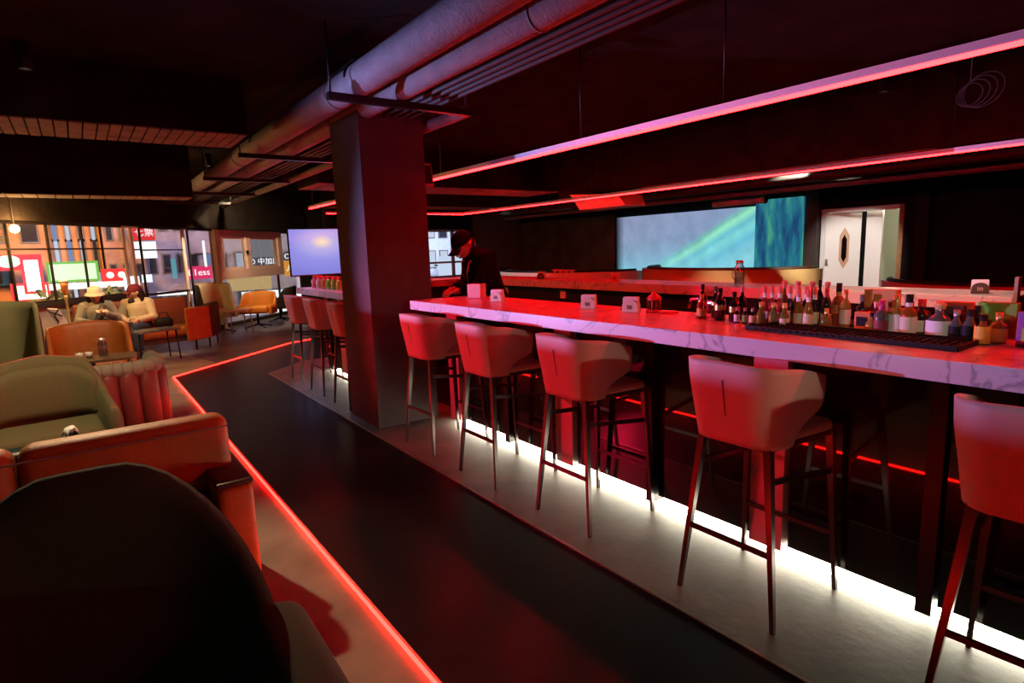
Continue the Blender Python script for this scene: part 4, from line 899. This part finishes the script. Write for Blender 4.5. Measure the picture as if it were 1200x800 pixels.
# curved booths beyond the rear counter
def booth(label, cx, cy, rx, ry, a0, a1, h, m, rim='blackmatt', z0=0):
    t = thing('curved_booth', label, 'booth', (cx, cy, 0)); n = 28
    P = lambda k, s: (s*rx*math.cos(a0+(a1-a0)*k/n), s*ry*math.sin(a0+(a1-a0)*k/n))
    o = [[(*P(k,1), z) for z in (0.02, h*.5, h)] for k in range(n+1)]; i = [[(*P(k,.88), z) for z in (0.02, h*.5, h)] for k in range(n+1)]
    MB().sheet(o, i).build('back_shell', m, t)
    MB().tube([(*P(k,.92), h) for k in range(n+1)], .045, 10).build('top_roll', rim, t)
    o = [[(*P(k,.87), z) for z in (0.15, .44)] for k in range(n+1)]; i = [[(*P(k,.5), z) for z in (0.15, .44)] for k in range(n+1)]
    MB().sheet(o, i).build('seat', rim, t); return t
booth('pale curved booth beyond the rear counter, left of the brown one', 9.4, 10.6, 1.5, 2.3, PI*.55, PI*1.5, .93, m_('pale booth leather', (0.7,0.66,0.6), .45))
booth('brown and gold curved booth below the aurora mural', 9.3, 6.1, 1.35, 1.75, PI*.52, PI*1.42, 1.02, 'gold', 'brown')
booth('dark booth with a rose front right of the white door', 9.6, 2.4, 1.4, 1.35, PI*.6, PI*1.45, .86, m_('rose booth leather', (0.40,0.16,0.16), .45))
# ================================================================== PEOPLE
def cap_(mb, pts, rs, n=12):
    mb.tube(pts, rs, n)
    for p, r in ((pts[0], rs[0]), (pts[-1], rs[-1])): mb.ball(p, r, n)
    for p, r in list(zip(pts, rs))[1:-1]: mb.ball(p, r*1.0, n)
    return mb
def fuse(o, vox=0.007, it=3):
    m = o.modifiers.new('fuse', 'REMESH'); m.mode = 'VOXEL'; m.voxel_size = vox; m.use_smooth_shade = True
    if it: k = o.modifiers.new('relax', 'SMOOTH'); k.factor = .5; k.iterations = it
    return o
def head_mesh(mb, c, yaw, pit):
    R = Matrix.Rotation(yaw, 3, 'Z') @ Matrix.Rotation(pit, 3, 'Y')     # face looks along +x; pit > 0 looks down
    def T(p): return tuple(Vector(c)+R @ Vector(p))
    vs, fs = [], []; n, k = 28, 22
    for i in range(k+1):
        th = PI*i/k
        for j in range(n):
            ph = 2*PI*j/n; x, y, z = math.sin(th)*math.cos(ph), math.sin(th)*math.sin(ph), math.cos(th)
            px, py, pz = .098*x, .076*y, .118*z
            if pz < -.02:                                   # jaw narrows to the chin
                f_ = (-.02-pz)/.1; py *= 1-.42*f_; px = px*(1-.18*f_)+(.012*f_ if x > 0 else .02*f_)
            if x > .5 and abs(pz) < .03 and .012 < abs(py) < .048: px -= .010*math.cos((pz)/.03*PI/2)   # eye sockets
            vs.append(T((px, py, pz)))
    for i in range(k):
        for j in range(n): fs.append((i*n+j, (i+1)*n+j, (i+1)*n+(j+1) % n, i*n+(j+1) % n))
    mb.add(vs, fs, 0, True)
    mb.tube([T((.094,0,.012)), T((.112,0,-.022)), T((.116,0,-.034))], [.009,.013,.014], 8); mb.ball(T((.110,0,-.036)), .014, 10)   # nose
    mb.tube([T((.088,-.022,-.066)), T((.098,0,-.064)), T((.088,.022,-.066))], [.007,.010,.007], 8)     # lips
    for s in (-1, 1): mb.tube([T((.0,s*.078,.02)), T((-.008,s*.088,.0)), T((.0,s*.08,-.03))], [.012,.014,.009], 8)   # ears
    return T
def hand(mb, w, d, s, curl=.35, up=(0,0,1), sc=1.0):
    # w wrist, d pointing direction, s sideways towards the thumb
    w, d, s = Vector(w), Vector(d).normalized(), Vector(s).normalized(); nrm = d.cross(s).normalized()
    if nrm.z > 0: nrm = -nrm                                # fingers curl downwards
    cap_(mb, [w, w+d*.035*sc], [.026*sc, .032*sc], 10)
    for k in range(4): mb.tube([w+d*.02*sc+s*(.026-.0175*k)*sc, w+d*.085*sc+s*(.028-.0185*k)*sc], [.014*sc, .012*sc], 8)
    for k, L in enumerate((.070, .078, .072, .056)):
        b = w+d*.085*sc+s*(.029-.0195*k)*sc; p = [b]; a = 0
        for seg in (.42, .32, .26):
            a += curl; p.append(p[-1]+(d*math.cos(a)+nrm*math.sin(a))*L*seg*sc)
        cap_(mb, p, [.0095*sc, .009*sc, .0085*sc, .0075*sc], 8)
    b = w+d*.02*sc+s*.028*sc; q = b+(d*.6+s*.8)*.036*sc; r = q+(d*.95+s*.25+nrm*.2)*.028*sc
    cap_(mb, [b, q, r], [.014*sc, .011*sc, .009*sc], 8)
def person(label, loc, rz, J, yaw, pit, skin='skin'):
    t = thing('person', label, 'person', loc, rz); b = MB()
    cap_(b, [J['pelvis'], J['belly'], J['chest'], J['collar']], [.125, .12, .135, .075], 16)
    cap_(b, [J['collar'], J['neck'], J['head']], [.058, .052, .05])
    T = head_mesh(b, J['head'], yaw, pit)
    for s in ('l', 'r'):
        cap_(b, [J['collar'], J['sh'+s]], [.07, .055]); cap_(b, [J['sh'+s], J['el'+s], J['wr'+s]], [.052, .040, .026])
        hand(b, J['wr'+s], J['hd'+s], J['th'+s], J.get('curl', .35))
        cap_(b, [J['pelvis'], J['hip'+s]], [.11, .09]); cap_(b, [J['hip'+s], J['kn'+s], J['an'+s]], [.086, .058, .038])
        a = Vector(J['an'+s]); cap_(b, [a-Vector((.02,0,.03)), a+Vector((.15,0,-.045))], [.040, .032])
    fuse(b.build('body', skin, t), .006, 2)
    for s in (-1, 1):
        MB().ball(T((.084, s*.031, .004)), (.011,.013,.008), 10).build('eye', m_('dark eye', (.02,.015,.012), .2), t)
    MB().tube([T((.094,-.018,-.0645)), T((.105,0,-.0635)), T((.094,.018,-.0645))], .004, 6).build('mouth', m_('lip', (.45,.12,.10), .5), t)
    return t, T
def jacket(t, J, m, name='jacket', g=.018, cuff=.86, hem=0):
    b = MB(); k = Vector
    cap_(b, [k(J['pelvis'])+k((0,0,.02-hem)), J['belly'], J['chest'], k(J['collar'])-k((0,0,.015))], [.135+g, .13+g, .142+g, .085+g], 16)
    for s in ('l', 'r'):
        w = k(J['el'+s]).lerp(k(J['wr'+s]), cuff)
        cap_(b, [k(J['collar'])-k((0,0,.03)), J['sh'+s]], [.075+g, .062+g]); b.tube([J['sh'+s], J['el'+s], w], [.064+g*.8, .052+g*.7, .042+g*.5], 12); b.ball(J['el'+s], .054+g*.7)
        b.ball(w, .030)
    return fuse(b.build(name, m, t), .009, 4)
def trousers(t, J, m, g=.014):
    b = MB(); cap_(b, [J['pelvis'], Vector(J['pelvis'])+Vector((0,0,.06))], [.128+g, .125+g], 14)
    for s in ('l', 'r'):
        cap_(b, [J['pelvis'], J['hip'+s]], [.118+g, .10+g]); b.tube([J['hip'+s], J['kn'+s], Vector(J['kn'+s]).lerp(Vector(J['an'+s]), .92)], [.095+g, .070+g, .058+g], 12); b.ball(J['kn'+s], .071+g)
    fuse(b.build('trousers', m, t), .009, 3)
    for s in ('l', 'r'):
        a = Vector(J['an'+s]); q = MB(); cap_(q, [a-Vector((.025,0,.035)), a+Vector((.17,0,-.045))], [.052, .042]); fuse(q.build('shoe', m_('dark shoe', (.03,.03,.03), .5), t), .008, 2)
def tpatch(T, pts): return [T(p) for p in pts]
# bartender, leaning over the bar (local +x = towards the bar)
J = dict(pelvis=(0,0,.93), belly=(.06,0,1.08), chest=(.13,0,1.27), collar=(.19,0,1.415), neck=(.245,0,1.45), head=(.295,0,1.51),
 shl=(.13,-.20,1.40), shr=(.15,.19,1.385), ell=(.17,-.25,1.16), elr=(.27,.24,1.15), wrl=(.36,-.12,1.118), wrr=(.40,.10,1.12),
 hdl=(.9,.3,-.1), hdr=(.9,-.3,-.15), thl=(.2,1,0), thr=(.2,-1,0), hipl=(0,-.09,.88), hipr=(0,.09,.88), knl=(.03,-.1,.48), knr=(-.01,.11,.48), anl=(0,-.11,.09), anr=(-.03,.12,.09))
t, T = person('bartender in black cap and black jacket with a lanyard, leaning over the bar', (3.07, 4.47, 0.003), PI-.12, J, .18, .62)
jacket(t, J, m_('black jacket cloth', (.006,.006,.008), .9, spec=.1)); trousers(t, J, m_('black trouser cloth', (.012,.012,.014), .85))
b = MB()
Rm = Matrix.Rotation(.18, 3, 'Z') @ Matrix.Rotation(.62, 3, 'Y')
vs = []; n, k = 24, 8
for i in range(k+1):
    th = PI*.52*i/k
    for j in range(n):
        ph = 2*PI*j/n; vs.append(T((.108*math.sin(th)*math.cos(ph)-.004, .088*math.sin(th)*math.sin(ph), .035+.10*math.cos(th))))
b.add(vs, [(i*n+j, (i+1)*n+j, (i+1)*n+(j+1) % n, i*n+(j+1) % n) for i in range(k) for j in range(n)], 0, True)
hat = b.build('cap', m_('black cap cloth', (.006,.006,.008), .9, spec=.1), t)
o_ = [[T((.09+.085*a*(1-.35*q*q), .075*q, .034-.018*a-.018*q*q)) for q in [-1+.25*z for z in range(9)]] for a in (0, .5, 1)]
i_ = [[T((.09+.085*a*(1-.35*q*q), .075*q, .030-.018*a-.018*q*q)) for q in [-1+.25*z for z in range(9)]] for a in (0, .5, 1)]
MB().sheet(o_, i_).build('brim', 'blackmatt', hat)
b = MB(); b.ball(T((-.035,0,-.03)), (.075,.078,.085), 14); fuse(b.build('hair', 'hair', t), .01, 1)
b = MB()
for s in (-1, 1): b.tube([(.16, s*.07, 1.43), (.285, s*.075, 1.36), (.30, s*.05, 1.26), (.255, 0, 1.16)], .007, 6)
lan = b.build('lanyard', m_('pink lanyard', (.65,.18,.22), .6), t); MB().box(.245,.253,-.025,.025,1.09,1.155).build('badge', 'white', lan)

# two women on the far sofa (local +x = the way they face)
def seated(dz=0):
    return dict(pelvis=(0,0,.47), belly=(-.03,0,.60), chest=(-.035,0,.75), collar=(-.015,0,.855), neck=(.0,0,.905), head=(.03,0,.985),
     shl=(-.01,-.155,.815), shr=(-.01,.155,.815), hipl=(.05,-.09,.455), hipr=(.05,.09,.455), knl=(.43,-.11,.47), knr=(.43,.11,.47), anl=(.46,-.11,.085), anr=(.46,.11,.085), curl=.5)
J = seated(); J.update(ell=(.05,-.24,.62), elr=(.06,.23,.63), wrl=(.27,-.10,.60), wrr=(.25,.06,.735), hdl=(.8,.5,-.1), hdr=(.7,-.5,.3), thl=(.3,.8,.3), thr=(.2,.2,.9))
t, T = person('woman in a cream bucket hat and grey cardigan looking at her phone', (.17, 10.86, 0), -PI/2+.05, J, -.1, .16)
jacket(t, J, m_('grey cardigan wool', (.30,.28,.23), .9, bump=.3, bscale=150), 'cardigan', .020, .9)
b = MB(); v_ = [Vector((.05,.08,.845)), Vector((.14,.03,.72)), Vector((.14,-.03,.56))]
b.tube([(.10,.085,.84),(.155,.03,.72),(.15,-.03,.56)], [.045,.05,.05], 8); fuse(b.build('scarf', m_('dark grey scarf', (.09,.085,.08), .9), t), .01, 3)
trousers(t, J, m_('dark trousers', (.03,.032,.045), .85))
b = MB()
for s in (-1, 1): b.tube([T((-.01,s*.07,.05)), T((.01,s*.082,-.04)), T((.02,s*.075,-.14)), T((.0,s*.07,-.2))], [.03,.035,.03,.02], 10)
b.ball(T((-.035,0,.0)), (.08,.08,.10), 14); fuse(b.build('hair', 'hair', t), .008, 3)
b = MB(); pr = [(0,.135),(.055,.132),(.088,.115),(.10,.06),(.105,.045),(.128,.028),(.142,.010),(.138,.004),(.120,.022),(.098,.028),(.094,.05)]
n = 24; vs = [T((r*math.cos(2*PI*j/n)*1.05-.005, r*math.sin(2*PI*j/n)*.95, z)) for r, z in pr for j in range(n)]
b.add(vs, [(i*n+j, i*n+(j+1) % n, (i+1)*n+(j+1) % n, (i+1)*n+j) for i in range(len(pr)-1) for j in range(n)], 0, True)
b.build('bucket_hat', m_('cream hat cloth', (.72,.66,.50), .85), t)
ph = thing('phone', 'pale phone held by the woman in the bucket hat', 'phone', (.17+.055, 10.86-.335, .765), -PI/2+.3)
MB().rbox((0,0,0), (.075,.15,.009), .004, 2, ry=.5).build('body', m_('pale phone', (.7,.6,.45), .3), ph)

J = seated(); J.update(ell=(.03,-.25,.60), elr=(.06,.23,.60), wrl=(.25,-.10,.585), wrr=(.26,.08,.57), hdl=(.8,.5,-.25), hdr=(.9,-.4,-.2), thl=(.3,.8,.4), thr=(.3,-.6,.6))
t, T = person('woman in a maroon cap and cream jacket with long dark hair, in profile', (.70, 10.98, 0), -PI/2-.42, J, -.85, .12)
jacket(t, J, m_('cream jacket cloth', (.66,.56,.38), .85), 'jacket', .026, .9)
trousers(t, J, m_('dark blue jeans', (.025,.035,.075), .85))
b = MB(); b.ball(T((-.03,0,.01)), (.085,.085,.105), 14)
for s in (-1, 1): b.tube([T((-.04,s*.066,.05)), T((-.05,s*.074,-.05)), T((-.05,s*.075,-.15)), T((-.04,s*.07,-.24))], [.03,.036,.034,.02], 10)
b.tube([T((-.07,0,.0)), T((-.085,0,-.12)), T((-.08,0,-.24))], [.06,.065,.035], 10); fuse(b.build('hair', 'hair', t), .008, 3)
b = MB(); vs = []; n, k = 24, 8
for i in range(k+1):
    th = PI*.52*i/k
    for j in range(n):
        p2 = 2*PI*j/n; vs.append(T((.112*math.sin(th)*math.cos(p2)-.008, .09*math.sin(th)*math.sin(p2), .038+.10*math.cos(th))))
b.add(vs, [(i*n+j, (i+1)*n+j, (i+1)*n+(j+1) % n, i*n+(j+1) % n) for i in range(k) for j in range(n)], 0, True)
hat = b.build('cap', m_('maroon cap cloth', (.16,.008,.02), .75), t)
o_ = [[T((.09+.085*a*(1-.35*q*q), .075*q, .040-.012*a-.018*q*q)) for q in [-1+.25*z for z in range(9)]] for a in (0, .5, 1)]
i_ = [[T((.09+.085*a*(1-.35*q*q), .075*q, .035-.012*a-.018*q*q)) for q in [-1+.25*z for z in range(9)]] for a in (0, .5, 1)]
MB().sheet(o_, i_).build('brim', 'maroon', hat)
MB().tube([T((.07,-.05,-.1)), T((.09,0,-.125)), T((.07,.05,-.1))], [.03,.04,.03], 10).build('collar', m_('dark collar', (.03,.025,.03), .8), t)

# ================================================================== STREET OUTSIDE
struct('ground', MB().box(-60, 90, 17.5, 120, -5.2, -5.0), m_('asphalt', (.06,.055,.055), .6))
def building(label, x0, x1, y, z1, m, nx, nz, ww, wh, lit, base=0.0, d=8):
    t = thing('building', label, 'building', ((x0+x1)/2, y, -5.0)); W = x1-x0; H = z1+5
    MB().box(-W/2, W/2, 0, d, 0, H).build('wall', m, t)
    MB().box(-W/2, W/2, -.15, d+.1, H, H+.3).build('roof', m, t)
    for i in range(nx):
        for k in range(nz):
            cx = -W/2+W*(i+.5)/nx; cz = base+(H-base)*(k+.5)/nz
            f = MB().box(cx-ww/2, cx+ww/2, -.08, .0, cz-wh/2, cz+wh/2).build('window', m_('window surround', (.12,.11,.11), .6), t)
            c = lit[(i*7+k*3+int(abs(x0)*3)) % len(lit)]
            MB().box(cx-ww/2+.08, cx+ww/2-.08, -.10, -.08, cz-wh/2+.08, cz+wh/2-.08).build('pane', c, f)
    return t
DK = m_('dark window glass', (.03,.03,.04), .1); LA = e_('amber lit window', (1,.5,.18), .55); LW = e_('white lit window', (.8,.85,1), .9); LB = e_('blue lit window', (.35,.5,.9), .7); LG = e_('green white lit window', (.7,1,.6), .8)
ob, pb, vb, gb, bb = m_('orange brown render', (.42,.22,.10), .9, var=.25, vscale=.8), m_('pink brown brick', (.34,.20,.16), .9, var=.3, vscale=1), m_('violet grey render', (.30,.26,.32), .9, var=.3, vscale=.8), m_('warm grey cladding', (.30,.27,.26), .9, var=.2, vscale=1), m_('pale blue cladding', (.50,.55,.65), .8, var=.15)
building('amber-lit building behind the leftmost window panes', -10, -1.15, 40, 9, ob, 7, 6, .8, 1.2, [DK, DK, LA, DK])
building('building with tall blue-white lit window strips', -1.05, 1.25, 41, 8, ob, 4, 5, .32, 1.9, [LW, LB, LW, DK], 4.2)
building('pink-brown brick building across the street', 1.35, 3.2, 40, 9, pb, 3, 6, .4, 1.1, [DK, DK, DK, LG])
building('violet-grey building across the street behind the red double sign', 3.3, 7.0, 41, 10, vb, 5, 6, .5, 1.2, [DK, DK, DK, LB, DK])
building('warm grey building seen through the sliding window', 7.1, 15.5, 42, 10, gb, 8, 6, .6, 1.2, [DK, DK, DK, DK, LW])
building('pale blue building seen through the window behind the bartender', 20, 29, 42, 9, bb, 8, 6, .8, 1.4, [LW, LB, DK, LW])
def sign(label, px, py, X, Z, w_, h_, m, y=37.5, rim=None, txt=None, tm=None, ts=.5, extra=None):
    t = thing('street_sign', label, 'sign', (X, y, Z)); 
    MB().box(-w_/2, w_/2, 0, .25, -h_/2, h_/2).build('panel', m, t)
    if rim: MB().box(-w_/2-.12, w_/2+.12, .02, .3, -h_/2-.12, h_/2+.12).build('frame', rim, t)
    yb = 40 if X < -1.1 or 1.3 < X < 3.25 else 41 if X < 7.05 else 42
    MB().box(-.06, .06, .3, yb-.17-y, -.06, .06).build('arm', 'blackmetal', t)
    if txt: text('lettering', txt, tm, t, (0, -.02, 0), (PI/2, 0, 0), ts, .01)
    return t
SR, SW, SWr, SG, SO, SC_, SPk = e_('red sign', (1,.05,.05), 1.6), e_('white sign', (1,.95,.95), 2.2), e_('warm white sign', (1,.9,.7), 2.0), e_('green white sign', (.75,1,.55), 1.6), e_('orange sign', (1,.42,.06), 1.3), e_('cyan sign', (.3,.8,.9), .8), e_('pink red sign', (1,.05,.18), 1.5)
sign('red street sign with a pale green oval at far left', 0, 0, -2.35, 1.60, 2.0, .75, SR)
t = thing('street_sign', 'pale green lit oval on the red sign at far left', 'sign', (-2.62, 37.4, 1.66)); MB().ball((0,0,0), (.48,.06,.3), 16).build('panel', e_('pale green lamp', (.75,1,.7), 1.6), t)
sign('white and red lit sign column left of the green-white sign', 0, 0, -1.75, .95, .55, 1.5, SW, rim=SR, y=36.7)
sign('white lit shop sign under the red one at far left', 0, 0, -2.0, .10, 1.3, .7, SWr, rim=SR, y=38.4)
sign('bright green-white shop sign below the blue window strips', 0, 0, -.15, 1.05, 1.9, .8, SG, rim=e_('green rim', (.4,.9,.15), .8))
sign('long warm white lit shop band under the green-white sign', 0, 0, .35, .30, 3.2, .32, SWr, y=38.3)
t = sign('red street sign with two round white lamps', 0, 0, 1.62, .80, 1.25, .65, SR)
for x in (-.25, .25): MB().ball((x, -.05, 0), (.17,.06,.17), 14).build('round_lamp', SWr, t)
sign('white lit panel right of the sign with two lamps', 0, 0, 2.25, .35, .7, .7, SW, y=36.8)
t = sign('tall red and white sign with two characters on its upper half', 0, 0, 3.12, 2.95, 1.0, .75, SR, txt='七票', tm=e_('white letters', (1,.95,.95), 2.4), ts=.46)
MB().box(-.5, .5, 0, .25, -1.35, -.45).build('white_panel', SW, t)
sign('bluish white street lamp glow sign below the red and white sign', 0, 0, 2.95, .55, .45, .4, e_('blue white lamp', (.75,.85,1), 3), y=36.7)
sign('slim cyan upright lamp strip', 0, 0, 4.35, 1.0, .22, 1.1, SC_)
sign('pink-red shop sign with blurred white letters', 0, 0, 5.55, .72, 1.35, .72, SPk, txt='L1ess', tm=e_('white letters', (1,.95,.95), 2.4), ts=.5)
sign('slim white upright lamp beside the pink-red sign', 0, 0, 5.95, 1.75, .10, 1.5, SW)
sign('row of small white lamps behind the handrail', 0, 0, 4.7, -.35, 2.6, .22, SW)
bn = sign('pale grey banner with a white-lettered band behind the right sash of the sliding window', 0, 0, 9.0, 1.95, 1.5, 2.2, e_('pale banner', (.75,.72,.78), .45))
MB().box(-.8, .95, -.06, 0, -1.02, -.5).build('band', e_('grey violet band', (.4,.36,.46), .35), bn)
text('lettering', 'O 中加店', e_('white letters', (1,.95,.95), 2.4), bn, (.1, -.08, -.76), (PI/2, 0, 0), .42, .01)
sign('small orange upright sign between sliding window and television', 0, 0, 10.55, .72, .55, .95, SO, txt='A', tm=SWr, ts=.6)
sign('grey sign with two pale letters above the orange upright sign', 0, 0, 10.55, 1.45, .8, .42, e_('grey violet band', (.4,.36,.46), .35), txt='O3', tm=e_('white letters', (1,.95,.95), 2.4), ts=.42)
sign('gold lit shop fascia below the sliding window', 0, 0, 8.2, .05, 2.4, 1.0, e_('gold fascia', (1,.66,.28), 1.0))
sign('brilliant white shopfront low behind the orange swivel chair', 0, 0, 9.3, -1.2, 3.4, 1.35, e_('white shopfront', (.95,1,.97), 2.2), y=37)
sign('pale green white shopfront beside the gold fascia', 0, 0, 6.6, -.7, 1.0, 1.4, e_('pale green shopfront', (.75,1,.75), .9), y=37)
sign('wide white lit hoarding seen behind the bartender', 0, 0, 23.0, .35, 3.4, 1.5, e_('cool hoarding', (.72,.82,1), 1.0), y=38)
for k, (x, y, n) in enumerate([(-1.15, 35.5, 'left'), (1.05, 34.5, 'right')]):
    t = thing('street_tree', '%s of two dark leafy street trees below the shop signs' % n, 'tree', (x, y, -5)); 
    MB().tube([(0,0,0),(.05,0,2.6),(0,.1,4.0)], [.16,.12,.08], 8).build('trunk', m_('bark', (.08,.05,.03), .9), t)
    b = MB(); rr = random.Random(k)
    for q in range(160):
        a, c, r = rr.uniform(0, 2*PI), rr.uniform(-1, 1), .95*rr.random()**.4
        p = Vector((r*math.cos(a)*math.sqrt(1-c*c)*1.1, r*math.sin(a)*math.sqrt(1-c*c), 4.6+.75*c*r)); e1 = Vector((rr.uniform(-1,1), rr.uniform(-1,1), rr.uniform(-1,1)))*.17; e2 = Vector((rr.uniform(-1,1), rr.uniform(-1,1), rr.uniform(-1,1)))*.14
        b.add([p-e1, p+e2, p+e1, p-e2], [(0,1,2,3)])
    tag(b.build('foliage', m_('leaf', (.10,.13,.04), .8), t), kind='stuff')
